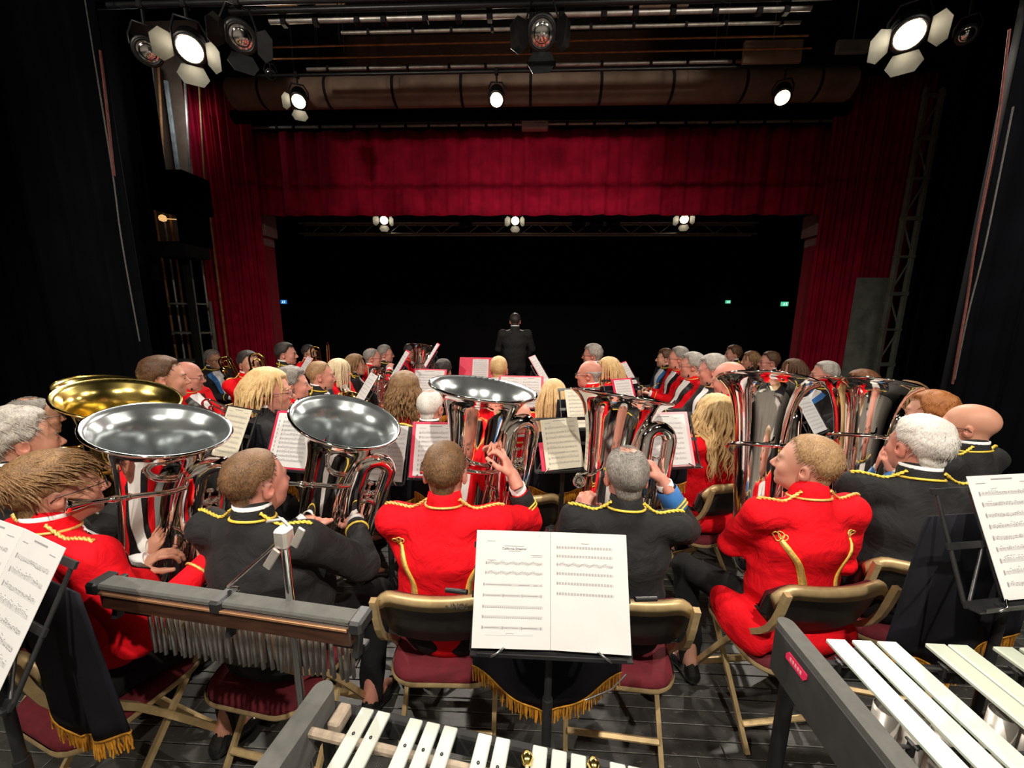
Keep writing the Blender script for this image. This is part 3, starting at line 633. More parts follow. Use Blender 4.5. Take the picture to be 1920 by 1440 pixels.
def cornet(name, pos, d, up, label, body='silver', group='cornets', scale=1.0):
    root = empty(name); root.matrix_world = frame(pos, d, Vector(d).cross(Vector(up)))@Matrix.Scale(scale, 4); tag(root, label, 'cornet', group); mt = M[body]
    b = MB(); b.lathe([(.0065, -.10), (.0085, 0), (.012, .08), (.018, .13), (.028, .165), (.045, .188), (.060, .197), (.061, .2), (.0595, .2), (.044, .191), (.027, .168), (.016, .13), (.001, .12)], 24, Matrix.Translation((.035, 0, .02))); b.build('bell', mt, root)
    b = MB(); b.tube([(.035, 0, -.08)]+arc((0, 0, -.085), (1, 0, 0), (0, 0, -1), .035, 0, 180, 10)+[(-.035, 0, .12)]+arc((0-.018, 0, .13), (-1, 0, 0), (0, 0, 1), .017, 0, 180, 8)+[(0, 0, .0)], .0062, 8); b.build('tubing', mt, root)
    for k in range(3):
        v = MB(); zz_ = -.03+.026*k; v.lathe([(.001, -.06), (.010, -.058), (.0105, .045), (.0115, .047), (.0115, .055), (.003, .058), (.003, .085), (.008, .087), (.008, .091), (.001, .092)], 12, frame((0, 0, zz_), (1, 0, 0), (0, 1, 0))); v.build('valve', mt, root)
    b = MB(); b.tube([(-.012, .012, .06), (-.012, .012, -.19)], .0055, 8); b.lathe([(.0055, 0), (.009, .015), (.0125, .028), (.013, .031), (.008, .029)], 12, frame((-.012, .012, -.185), (0, 0, -1))); b.build('mouthpipe', mt, root)
    return root
def trombone(name, pos, d, up, label, body='brass', group='trombones', F_=True):
    "pos: point at hand brace; d: direction of bell/slide; up: plane of bell bow"
    root = empty(name); root.matrix_world = frame(pos, d, Vector(up)); tag(root, label, 'trombone', group); mt = M[body]
    b = MB(); b.lathe([(.009, -.30), (.012, -.1), (.018, .05), (.030, .15), (.055, .215), (.09, .245), (.112, .255), (.113, .258), (.111, .258), (.088, .248), (.053, .219), (.028, .15), (.001, .1)], 28, Matrix.Translation((.105, 0, .0))); b.build('bell', mt, root)
    b = MB(); b.tube([(.105, 0, -.28)]+arc((.05, 0, -.30), (1, 0, 0), (0, 0, -1), .055, 0, 180, 12)+[(-.005, 0, .02)], .009, 10)
    b.tube([(.105, 0, -.05), (-.005, 0, -.05)], .005, 6); b.tube([(.105, 0, -.2), (-.005, 0, -.2)], .005, 6)
    if F_:
        b.tube([(.02, .02, -.22)]+arc((.05, .02, -.26), (-1, 0, 0), (0, 0, -1), .03, 0, 180, 8)+[(.08, .02, -.05)]+arc((.055, .02, -.04), (1, 0, 0), (0, 0, 1), .025, 0, 180, 8)+[(.03, .02, -.2)], .008, 8)
        b.lathe([(.001, -.02), (.028, -.018), (.028, .018), (.001, .02)], 14, frame((0, .02, -.17), (0, 1, 0)))
    b.build('tubing', mt, root)
    s = MB(); s.tube([(-.02, -.02, -.10), (-.02, -.02, .62)]+arc((-.02, -.06, .62), (0, 1, 0), (0, 0, 1), .04, 0, 180, 10)[1:]+[(-.02, -.10, -.10)], .0075, 8); s.tube([(-.02, -.02, .03), (-.02, -.10, .03)], .005, 6); s.tube([(-.02, -.02, -.07), (-.02, -.10, -.07)], .005, 6); s.build('slide', M['silver'] if body != 'brass' else mt, root)
    m = MB(); m.lathe([(.006, 0), (.009, .03), (.014, .055), (.0145, .06), (.009, .056)], 12, frame((-.02, -.10, -.10), (0, 0, -1))); m.build('mouthpiece', M['silver'], root)
    return root
# ---------------------------------------------------------------- folding chair
def chair_parts():
    P = {}
    b = MB()
    for sx in (-1, 1):
        pass
    def side(sx):
        m = MB(); p = [(sx*.205, -.245, .80), (sx*.205, -.19, .62), (sx*.205, -.03, .44), (sx*.205, .235, .006)]
        pts = spline(p, 4)
        for a, c in zip(pts[:-1], pts[1:]): pass
        m.tube(pts, .0145, 4, flat=(1, 1, 0), smooth=False); return m
    P['leg_l'] = side(-1).mesh('front_leg'); P['leg_r'] = side(1).mesh('front_leg')
    def rear(sx):
        m = MB(); m.tube([(sx*.182, .165, .445), (sx*.182, -.15, .006)], .0125, 4, flat=(1, 1, 0), smooth=False); return m
    P['rear_l'] = rear(-1).mesh('rear_leg'); P['rear_r'] = rear(1).mesh('rear_leg')
    m = MB(); m.box((0, -.095, .082), (.36, .022, .036), Matrix.Rotation(.65, 3, 'X'), bev=.004); P['bar1'] = m.mesh('crossbar')
    m = MB(); m.box((0, .18, .10), (.40, .020, .028), Matrix.Rotation(-.6, 3, 'X'), bev=.004); P['bar2'] = m.mesh('crossbar')
    # seat: rounded pad on gold rim
    def rrect(w_, d_, r, n=6):
        out = []
        for cx, cy, a0 in ((w_-r, d_-r, 0), (-w_+r, d_-r, 90), (-w_+r, -d_+r, 180), (w_-r, -d_+r, 270)):
            for i in range(n+1): a = math.radians(a0+90*i/n); out.append((cx+r*math.cos(a), cy+r*math.sin(a)))
        return out
    m = MB(); base = rrect(.20, .195, .10)
    vs = []
    for sc, z in ((1, .413), (1.01, .420), (1.0, .430), (.96, .446), (.85, .454)):
        vs += [(x*sc, y*sc-.0+.01, z) for x, y in base]
    n = len(base); fs = [tuple(range(n))[::-1], tuple(range(4*n, 5*n))]+[(j*n+i, j*n+(i+1) % n, (j+1)*n+(i+1) % n, (j+1)*n+i) for j in range(4) for i in range(n)]
    m.add(vs, fs); P['pad'] = m.mesh('seat_pad')
    m = MB(); vs = [(x*1.03, y*1.03+.01, .402) for x, y in base]+[(x*1.045, y*1.045+.01, .410) for x, y in base]+[(x*1.03, y*1.03+.01, .424) for x, y in base]
    m.add(vs, [tuple(range(n))[::-1]]+[(j*n+i, j*n+(i+1) % n, (j+1)*n+(i+1) % n, (j+1)*n+i) for j in range(2) for i in range(n)]); P['pan'] = m.mesh('seat_pan')
    # backrest: curved panel with gold top frame
    def band(zs, ys, y_curve, th, half=.215, n=14, round_=.05):
        m = MB(); vs = []; 
        for side_ in (0, 1):
            for j, (z, y) in enumerate(zip(zs, ys)):
                for i in range(n+1):
                    u = -1+2*i/n; x = u*half; yy = y+y_curve*(u*u)+(th if side_ else 0); zd = 0
                    if round_ and (j == len(zs)-1 or j == 0):
                        e = max(0, abs(u)-.7)/.3; zd = -e*e*round_*(1 if j == len(zs)-1 else -1)
                    vs.append((x, yy, z+zd))
        W = n+1; H = len(zs); fs = []
        for j in range(H-1):
            for i in range(n):
                a = j*W+i; fs.append((a, a+1, a+W+1, a+W)); b_ = a+W*H; fs.append((b_, b_+W, b_+W+1, b_+1))
        for i in range(n):
            fs.append((i, i+W*H, i+1+W*H, i+1)); a = (H-1)*W+i; fs.append((a, a+1, a+1+W*H, a+W*H))
        for j in range(H-1):
            a = j*W; fs.append((a, a+W, a+W+W*H, a+W*H)); b_ = j*W+n; fs.append((b_, b_+W*H, b_+W+W*H, b_+W))
        m.add(vs, fs); return m
    P['shell'] = band([.60, .66, .74, .80], [-.195, -.208, -.232, -.250], .045, .016).mesh('back_shell')
    P['backpad'] = band([.61, .66, .74, .795], [-.176, -.190, -.214, -.232], .045, .018, .205).mesh('back_pad')
    m = MB(); pts = []
    for i in range(21):
        u = -1+2*i/20; e = max(0, abs(u)-.7)/.3; pts.append((u*.217, -.247+.045*u*u, .806-e*e*.05))
    vs = []
    for (x, y, z) in pts:
        vs += [(x, y-.010, z-.040), (x, y-.015, z-.004), (x, y-.006, z+.008), (x, y+.010, z+.006), (x, y+.014, z-.010)]
    n = len(pts); m.add(vs, [(5*i+k, 5*i+(k+1) % 5, 5*i+5+(k+1) % 5, 5*i+5+k) for i in range(n-1) for k in range(5)]+[(4, 3, 2, 1, 0), tuple(5*(n-1)+k for k in range(5))]); P['rail'] = m.mesh('top_rail')
    return P
CH = chair_parts()
N_CH = [0]
def chair(pos, rz, label, group='folding chairs of the band', text=False):
    r = empty('folding_chair', (pos[0], pos[1], 0), rz); r.scale = (1, 1, 1); tag(r, label, 'chair', group)
    g, dk, rd = M['chair_gold'], M['chair_dark'], M['seat_red']
    for k, nm, mm in (('leg_l', 'front_leg', g), ('leg_r', 'front_leg', g), ('rear_l', 'rear_leg', g), ('rear_r', 'rear_leg', g), ('bar1', 'crossbar', g), ('bar2', 'crossbar', g), ('pan', 'seat_pan', g), ('pad', 'seat_pad', rd), ('shell', 'back_shell', dk), ('backpad', 'back_pad', rd), ('rail', 'top_rail', g)):
        o = bpy.data.objects.new(nm, CH[k]); COL.objects.link(o); o.parent = r
        if len(CH[k].materials) == 0: CH[k].materials.append(mm)
    if text:
        t = text_mesh('KINGS', .026); o = link('stencil', t, M['ink'], r, (.070, -.2600, .794), (math.radians(80), 0, 0))
    return r
def text_mesh(s, size, align='CENTER', depth=.0004):
    c = bpy.data.curves.new('txt', 'FONT'); c.body = s; c.size = size; c.align_x = align; c.align_y = 'CENTER'; c.extrude = depth; c.resolution_u = 2
    o = bpy.data.objects.new('txt', c); COL.objects.link(o)
    dg = bpy.context.evaluated_depsgraph_get(); me = bpy.data.meshes.new_from_object(o.evaluated_get(dg)); bpy.data.objects.remove(o); bpy.data.curves.remove(c)
    me.name = 'lettering'; me.materials.clear(); return me
# ---------------------------------------------------------------- music stands, banners, music
def stand(pos, face, h, label, banner=True, w=.46, tilt=25, group='music stands with fringed banners', foot=.23, dh=.25, bdrop=(.14, .20), seed=1, base_off=(0, 0)):
    "pos: floor point under the desk; face: angle (rad) of direction the music faces (towards the reader); h: height of desk lip"
    rg = random.Random(seed); r = empty('music_stand', (pos[0], pos[1], 0), face); tag(r, label, 'music stand', group)
    # local: reader at -y, desk leans back to +y
    t = math.radians(tilt); up = Vector((0, math.sin(t), math.cos(t))); lip = Vector((0, -.0, h)); bk = M['black_metal']
    m = MB(); m.tube([(0, .05, .22), (0, .05, h+.05)], .011, 10); m.tube([(0, .05, .2), (0, .05, .62)], .015, 10); m.build('pole', bk, r)
    for a in (90, 210, 330):
        c, s = math.cos(math.radians(a)), math.sin(math.radians(a))
        m = MB(); m.tube([(0, .05, .34), (c*foot, .05+s*foot, .012)], .008, 6); m.tube([(0, .05, .20), (c*foot*.53, .05+s*foot*.53, .165)], .006, 6)
        m.lathe([(.001, -.0), (.013, 0), (.013, .02), (.001, .025)], 8, Matrix.Translation((c*foot, .05+s*foot, 0))); m.build('leg', bk, r)
    m = MB()
    for f in (0, .5, 1): m.box(lip+up*dh*f+Vector((0, .006, 0)), (w, .006, .016), Matrix.Rotation(-t, 3, 'X'))
    for sx in (-1, -.45, .45, 1): m.tube([lip+Vector((sx*w*.49, .008, 0)), lip+up*dh+Vector((sx*w*.46, .008, 0))], .005, 6)
    m.tube([lip+Vector((-w*.45, .01, 0)), lip+up*dh+Vector((0, .01, 0))], .004, 6); m.tube([lip+Vector((w*.45, .01, 0)), lip+up*dh+Vector((0, .01, 0))], .004, 6)
    m.build('desk_frame', bk, r)
    m = MB(); m.box(lip+Vector((0, -.010, -.003)), (w*.98, .024, .004), Matrix.Rotation(-t*.4, 3, 'X')); m.box(lip+Vector((0, -.021, .003)), (w*.9, .003, .010)); m.build('lip', bk, r)
    for sx in (-1, 1):
        m = MB(); m.tube([lip+Vector((sx*w*.36, -.022, 0)), lip+Vector((sx*w*.33, -.026, .012)), lip+Vector((sx*w*.28, -.012, .02))], .003, 6); m.build('page_clip', M['chrome'], r)
    if banner:
        # velvet banner hung on the audience side, pointed hem with gold fringe
        nb = 26; top = lip+up*dh*.72+Vector((0, .02, .0)); ph = rg.uniform(0, 6); rows = 9; vs = []; half = w*.50
        def pt(u, v, off):
            x = u*half*(1+.06*v); zend = h-bdrop[0]-(bdrop[1]-bdrop[0])*(1-abs(u)); z = top.z+(zend-top.z)*v; y = top.y+.012+.012*math.sin(u*7+ph)*v+off+.02*v
            return (x, y, z)
        for off in (0, .006):
            for j in range(rows+1):
                for i in range(nb+1): vs.append(pt(-1+2*i/nb, j/rows, off))
        W = nb+1; H = rows+1; fs = []
        for j in range(rows):
            for i in range(nb):
                a = j*W+i; fs.append((a, a+W, a+W+1, a+1)); b = a+W*H; fs.append((b, b+1, b+W+1, b+W))
        for i in range(nb):
            fs.append((i, i+1, i+1+W*H, i+W*H)); a = rows*W+i; fs.append((a, a+W*H, a+1+W*H, a+1))
        for j in range(rows):
            a = j*W; fs.append((a, a+W*H, a+W+W*H, a+W)); b = j*W+nb; fs.append((b, b+W, b+W+W*H, b+W*H))
        m = MB(); m.add(vs, fs); bn = m.build('banner', M['banner'], r)
        f = MB(); nf = 120
        for i in range(nf):
            u = -1+2*(i+.5)/nf; p = Vector(pt(u, 1, .003)); q = p+Vector((rg.uniform(-.004, .004), rg.uniform(-.006, .012), -.05*rg.uniform(.85, 1.1)))
            f.tube([p+Vector((0, 0, .006)), (p+q)/2+Vector((rg.uniform(-.002, .002), rg.uniform(-.003, .003), 0)), q], [.0030, .0026, .0022], 5)
        for i in range(nb): pass
        f.tube([Vector(pt(-1+2*i/nb, 1, .003))+Vector((0, 0, .004)) for i in range(nb+1)], .0052, 6)
        tag(f.build('fringe', M['fringe'], bn), kind='stuff')
    r['lip'] = tuple(lip); r['upv'] = tuple(up); return r
def notation(mb, F, w, h, lines, seed, top=.12, margin=.10, title=True, dense=1.0):
    "staves and notes as flat print on the page plane (x right, y up, z off the page)"
    rg = random.Random(seed); x0, x1 = margin*w, w*(1-margin)
    def q(xa, ya, xb, yb): mb.add([F @ Vector(p) for p in ((xa, ya, .0005), (xb, ya, .0005), (xb, yb, .0005), (xa, yb, .0005))], [(0, 1, 2, 3)], False)
    gap = h*(1-top-.08)/lines; sp = min(.0018, gap*.10)
    if title: q(w*.34, h*(1-top*.42), w*.66, h*(1-top*.42)+.004); q(x0, h*(1-top*.7), x0+.03, h*(1-top*.7)+.002); q(x1-.03, h*(1-top*.7), x1, h*(1-top*.7)+.002)
    for l in range(lines):
        yb = h*(1-top)-gap*(l+.75)
        for k in range(5): q(x0, yb+k*sp, x1, yb+k*sp+.00035)
        q(x0+.001, yb-.002, x0+.004, yb+5*sp+.001)
        x = x0+.012; y = rg.uniform(0, 4)
        while x < x1-.004:
            y = min(5.2, max(-1, y+rg.uniform(-1.6, 1.6))); yy = yb+y*sp
            q(x, yy, x+.0026, yy+.0019)
            if rg.random() < .8: s = 1 if y < 2.5 else -1; q(x+.0022, yy, x+.0027, yy+s*sp*3.4)
            if rg.random() < .35 and x+.008 < x1: q(x+.0022, yy+sp*3.2, x+.0085, yy+sp*3.2+.0012)
            x += rg.uniform(.0045, .0095)/dense
        for k in range(5): bx = x0+(x1-x0)*k/4; q(bx-.0002, yb, bx+.0002, yb+4*sp)
def page(parent, F, w, h, m, seed, lines=9, bow=.006, name='page', notes=True, **kw):
    n = 8; vs = []
    for off in (0, -.0012):
        for j in range(2):
            for i in range(n+1):
                u = i/n; vs.append(F @ Vector((u*w, j*h, off+bow*0)))
    W = n+1; fs = [(i, i+1, i+1+W, i+W) for i in range(n)]+[(i+2*W, i+3*W, i+1+3*W, i+1+2*W) for i in range(n)]+[(i, i+2*W, i+1+2*W, i+1) for i in range(n)]+[(i+W, i+1+W, i+1+3*W, i+3*W) for i in range(n)]+[(0, W, 3*W, 2*W), (n, n+2*W, n+3*W, n+W)]
    mb = MB(); mb.add(vs, fs, False); o = mb.build(name, m, parent)
    if notes:
        nb = MB(); notation(nb, F, w, h, lines, seed, **kw); nb.build('printed_notes', M['ink_grey'], o)
    return o
def music_on(st, label, pages=1, folder=None, w=.21, h=.297, m='paper', xoff=0, seed=1, lines=9, cat='sheet music', group=None, yoff=0, rotz=0, lift=.004, name='sheet_music', **kw):
    "sheet or open folder standing on the lip of a stand"
    lip = Vector(st['lip']); up = Vector(st['upv']); right = Vector((1, 0, 0)); nrm = right.cross(up)
    base = Matrix.Translation(st.location) @ Matrix.Rotation(st.rotation_euler.z, 4, 'Z')
    root = empty(name); root.matrix_world = base @ frame(lip+nrm*lift+up*.004, nrm, right) @ Matrix.Rotation(rotz, 4, 'Z'); tag(root, label, cat, group)
    if folder:
        fw, fh = w*pages+.035, h+.02; c = MB(); c.box((xoff, fh/2-.004+yoff, -.0005), (fw, fh, .004), bev=.001); c.build('folder_cover', M[folder], root)
    for k in range(pages):
        F = Matrix.Translation((xoff-w*pages/2+w*k, .004+yoff, .0045)) @ Matrix.Rotation((.05 if k == 0 else -.05) if pages == 2 else 0, 4, 'Y')
        if pages == 2 and k == 0: F = Matrix.Translation((xoff, .004+yoff, .0045)) @ Matrix.Rotation(.05, 4, 'Y') @ Matrix.Translation((-w, 0, 0))
        page(root, F, w-.0008, h, M[m], seed+k, lines, **kw)
    return root
# ---------------------------------------------------------------- implicit surfaces for bodies
V3 = lambda *a: np.array(a, float)
class Field:
    def __init__(s, lo, hi, res):
        s.lo = np.array(lo, float); s.res = res; s.n = np.ceil((np.array(hi)-s.lo)/res).astype(int)+1
        s.d = np.full(s.n, .25, np.float32)
        s.ax = [s.lo[i]+res*np.arange(s.n[i]) for i in range(3)]
    def _sub(s, lo, hi):
        a = np.clip(np.floor((np.array(lo)-s.lo)/s.res).astype(int), 0, s.n); b = np.clip(np.ceil((np.array(hi)-s.lo)/s.res).astype(int)+1, 0, s.n)
        if np.any(b <= a): return None, None
        sl = tuple(slice(a[i], b[i]) for i in range(3)); g = np.meshgrid(*[s.ax[i][sl[i]] for i in range(3)], indexing='ij'); return sl, g
    def _mix(s, sl, nd, k, op):
        d = s.d[sl]
        if op == 'sub':
            nd = -nd; h = np.clip(.5-.5*(d-nd)/k, 0, 1); s.d[sl] = d+(nd-d)*h+k*h*(1-h)
        else:
            h = np.clip(.5+.5*(d-nd)/k, 0, 1); s.d[sl] = d*(1-h)+nd*h-k*h*(1-h)
    def cap(s, p0, p1, r0, r1, k=.02, flat=None, op='add'):
        "round cone; flat=(axis,scale): stretched by scale along axis"
        p0, p1 = np.array(p0, float), np.array(p1, float); m = max(r0, r1)*(flat[1] if flat else 1)+.05
        sl, g = s._sub(np.minimum(p0, p1)-m, np.maximum(p0, p1)+m)
        if sl is None: return s
        X = [g[i]-p0[i] for i in range(3)]; a = p1-p0
        if flat:
            w_, sc = np.array(flat[0], float), flat[1]; q = (X[0]*w_[0]+X[1]*w_[1]+X[2]*w_[2])*(1/sc-1)
            X = [X[i]+q*w_[i] for i in range(3)]; a = a+w_*(a@w_)*(1/sc-1)
        L = max(a@a, 1e-9); t = np.clip((X[0]*a[0]+X[1]*a[1]+X[2]*a[2])/L, 0, 1)
        d = np.sqrt((X[0]-t*a[0])**2+(X[1]-t*a[1])**2+(X[2]-t*a[2])**2)-(r0+(r1-r0)*t)
        s._mix(sl, d.astype(np.float32), k, op); return s
    def ell(s, c, r, k=.02, R=None, op='add'):
        c, r = np.array(c, float), np.array(r, float); m = r.max()+.05
        sl, g = s._sub(c-m, c+m)
        if sl is None: return s
        X = [g[i]-c[i] for i in range(3)]
        if R is not None: X = [R[0, i]*X[0]+R[1, i]*X[1]+R[2, i]*X[2] for i in range(3)]
        k0 = np.sqrt((X[0]/r[0])**2+(X[1]/r[1])**2+(X[2]/r[2])**2); k1 = np.sqrt((X[0]/r[0]**2)**2+(X[1]/r[1]**2)**2+(X[2]/r[2]**2)**2)+1e-9
        d = np.where(k0 < 1e-3, -r.min(), k0*(k0-1)/k1)
        s._mix(sl, d.astype(np.float32), k, op); return s
    def disp(s, fn):
        g = np.meshgrid(*s.ax, indexing='ij'); s.d = s.d+fn(*g).astype(np.float32); return s
    def mesh(s):
        return surface_nets(s.d, s.lo, s.res)
def surface_nets(d, lo, res):
    neg = d < 0; nx, ny, nz = d.shape
    c = np.zeros((nx-1, ny-1, nz-1), np.uint8)
    for dx in (0, 1):
        for dy in (0, 1):
            for dz in (0, 1): c += neg[dx:nx-1+dx, dy:ny-1+dy, dz:nz-1+dz]
    cells = np.argwhere((c > 0) & (c < 8))
    if len(cells) == 0: return np.zeros((0, 3)), np.zeros((0, 4), int)
    idx = np.full(c.shape, -1, np.int64); idx[tuple(cells.T)] = np.arange(len(cells))
    acc = np.zeros((len(cells), 3)); cnt = np.zeros(len(cells)); i, j, k = cells.T
    cor = [(a, b, e) for a in (0, 1) for b in (0, 1) for e in (0, 1)]
    val = {q: d[i+q[0], j+q[1], k+q[2]] for q in cor}
    for a in cor:
        for ax in range(3):
            if a[ax] == 0:
                b = list(a); b[ax] = 1; b = tuple(b); va, vb = val[a], val[b]; m = (va < 0) != (vb < 0)
                t = np.where(m, va/np.where(m, va-vb, 1), 0); p = np.zeros((len(cells), 3)); p[:] = a; p[:, ax] += t
                acc += p*m[:, None]; cnt += m
    v = lo+(cells+acc/cnt[:, None])*res; faces = []
    for ax in range(3):
        o1, o2 = (ax+1) % 3, (ax+2) % 3
        s0 = [slice(None)]*3; s1 = [slice(None)]*3; s0[ax] = slice(0, -1); s1[ax] = slice(1, None)
        for o in (o1, o2): s0[o] = slice(1, -1); s1[o] = slice(1, -1)
        a, b = neg[tuple(s0)], neg[tuple(s1)]; e = np.argwhere(a != b)
        if len(e) == 0: continue
        e[:, o1] += 1; e[:, o2] += 1; st = neg[tuple(e.T)]
        def cc(u, w_):
            q = e.copy(); q[:, o1] -= u; q[:, o2] -= w_; return idx[tuple(q.T)]
        f = np.stack([cc(1, 1), cc(0, 1), cc(0, 0), cc(1, 0)], 1); f[~st] = f[~st][:, ::-1]; faces.append(f)
    f = np.concatenate(faces); f = f[(f >= 0).all(1)]; return v, f
def np_mesh(name, v, f, tint=None, smooth=True):
    me = bpy.data.meshes.new(name); me.vertices.add(len(v)); me.vertices.foreach_set('co', np.asarray(v, np.float32).ravel())
    nf = len(f); me.loops.add(nf*4); me.loops.foreach_set('vertex_index', np.asarray(f, np.int32).ravel())
    me.polygons.add(nf); me.polygons.foreach_set('loop_start', np.arange(nf, dtype=np.int32)*4); me.polygons.foreach_set('loop_total', np.full(nf, 4, np.int32))
    me.update(calc_edges=True)
    me.polygons.foreach_set('use_smooth', np.full(nf, smooth))
    if tint is not None:
        a = me.color_attributes.new('tint', 'FLOAT_COLOR', 'POINT'); a.data.foreach_set('color', np.asarray(tint, np.float32).ravel())
    return me
def rot(axis, deg): return np.array(Matrix.Rotation(math.radians(deg), 3, axis))
# ---------------------------------------------------------------- heads
HEADS = {}
def head_prims(F, fem, wide):
    w_ = wide*(.95 if fem else 1)
    F.ell((0, -.014, .036), (.077*w_, .099, .088), .02)
    F.ell((0, .034, -.028), (.060*w_, .062, .086), .035)
    F.ell((0, .036, -.078), ((.052 if not fem else .046)*w_, .052, .040), .03)
    F.ell((0, .076, -.103), (.020, .016, .015), .018)
    F.cap((-.032, .081, .016), (.032, .081, .016), .0115 if not fem else .009, .0115 if not fem else .009, .018)
    for s in (-1, 1):
        F.ell((s*.040*w_, .063, -.032), (.022, .022, .024), .022)
        F.ell((s*.031, .103, -.006), (.017, .013, .011), .010, op='sub')
        F.ell((s*.031, .0835, -.006), (.0135, .0115, .0105), .004)
    F.cap((0, .090, .006), (0, .112, -.034), .0075, .0125, .012)
    for s in (-1, 1): F.ell((s*.012, .101, -.040), (.008, .010, .007), .008)
    F.cap((-.018, .089, -.066), (.018, .089, -.066), .0062, .0062, .008); F.cap((-.015, .088, -.076), (.015, .088, -.076), .0068, .0068, .008)
    F.cap((-.024, .101, -.0712), (.024, .101, -.0712), .0022, .0022, .004, op='sub')
    for s in (-1, 1):
        R = rot('Z', -s*20)@rot('X', -12)
        F.ell((s*.0795*w_, -.012, -.012), (.0075, .019, .031), .006, R); F.ell((s*.0855*w_, -.006, -.008), (.005, .009, .016), .005, R, op='sub'); F.ell((s*.076*w_, -.004, -.034), (.007, .009, .010), .006, R)
    F.cap((0, -.022, -.05), (0, -.045, -.205), .055*w_ if not fem else .046, .060*w_ if not fem else .049, .03)
def head(res, fem=False, wide=1.0, beard=0, scalp=0):
    key = (res, fem, wide, beard, scalp)
    if key in HEADS: return HEADS[key]
    F = Field((-.108, -.132, -.215), (.108, .138, .142), res); head_prims(F, fem, wide)
    v, f = F.mesh(); keep = v[:, 2] > -.207; x, y, z = v.T; t = np.zeros((len(v), 4)); t[:, 3] = 1
    lip = np.exp(-(((np.abs(x))/.021)**4+((z+.0712)/.010)**2))*(y > .07); t[:, 0] = np.maximum(t[:, 0], lip*(.85 if fem else .55))
    for s in (-1, 1):
        t[:, 0] = np.maximum(t[:, 0], .38*np.exp(-(((x-s*.042)/.020)**2+((y-.07)/.03)**2+((z+.032)/.018)**2)))
        t[:, 0] = np.maximum(t[:, 0], .35*np.exp(-(((x-s*.082)/.012)**2+((z+.012)/.03)**2)))
        br = np.exp(-(((x-s*.032)/.018)**4+((z-.0165-.004*(1-np.abs(x-s*.032)/.02))/.0055)**2))*(y > .06); t[:, 1] = np.maximum(t[:, 1], br*.8)
        ey = np.exp(-(((x-s*.031)/.0125)**4+((z+.006)/.0062)**4))*(y > .07); t[:, 1] = np.maximum(t[:, 1], ey*.92)
    t[:, 0] = np.maximum(t[:, 0], .3*np.exp(-((x/.016)**2+((z+.034)/.014)**2))*(y > .095))
    if not fem:
        st = np.clip((-z-.045)/.03, 0, 1)*np.clip((y+.005)/.03, 0, 1)*(z > -.13); t[:, 1] = np.maximum(t[:, 1], st*(.10+beard))
        t[:, 1] *= np.where(lip > .3, .4, 1)
    if scalp:
        hh = hairline(x, y, z); t[:, 1] = np.maximum(t[:, 1], scalp*sm(hh+.004*nz(x, y, z, 150), -.012, .020))
    HEADS[key] = (v, f, t); return HEADS[key]
# ---------------------------------------------------------------- hair: thickness over the skull
def skull_d(x, y, z):
    r = (.077, .099, .088); X = (x/r[0], (y+.014)/r[1], (z-.036)/r[2]); k0 = np.sqrt(X[0]**2+X[1]**2+X[2]**2); k1 = np.sqrt((X[0]/r[0])**2+(X[1]/r[1])**2+(X[2]/r[2])**2)+1e-9
    d1 = k0*(k0-1)/k1
    # nape: neck top
    yy = y+.035; d2 = np.sqrt(x**2+yy**2)-.053; d2 = np.where(z < -.02, d2, 1)
    return np.minimum(d1, d2+np.clip(z+.02, 0, 1))
def sm(x, a, b): t = np.clip((x-a)/(b-a), 0, 1); return t*t*(3-2*t)
def hairline(x, y, z, front=.072, back=-.078, ear=.004, recede=0):
    "signed height above the hairline (positive where hair grows)"
    ax = np.abs(x)
    f = front+recede*np.exp(-((ax-.04)/.02)**2)*.03
    line = np.where(y > .045, f, np.where(y > .005, ear+(f-ear)*sm(y, .005, .06), np.where(y > -.035, ear+.0*y, back+(ear-back)*sm(y, -.075, -.03))))
    return z-line
def nz(x, y, z, s, ph=0): return np.sin(x*s+ph+1.7*np.sin(y*s*.63+ph))*np.sin(y*s*.9+1.3*np.sin(z*s*.7+ph*2))*np.sin(z*s*1.1+ph+1.1*np.sin(x*s*.8))
HAIRS = {}
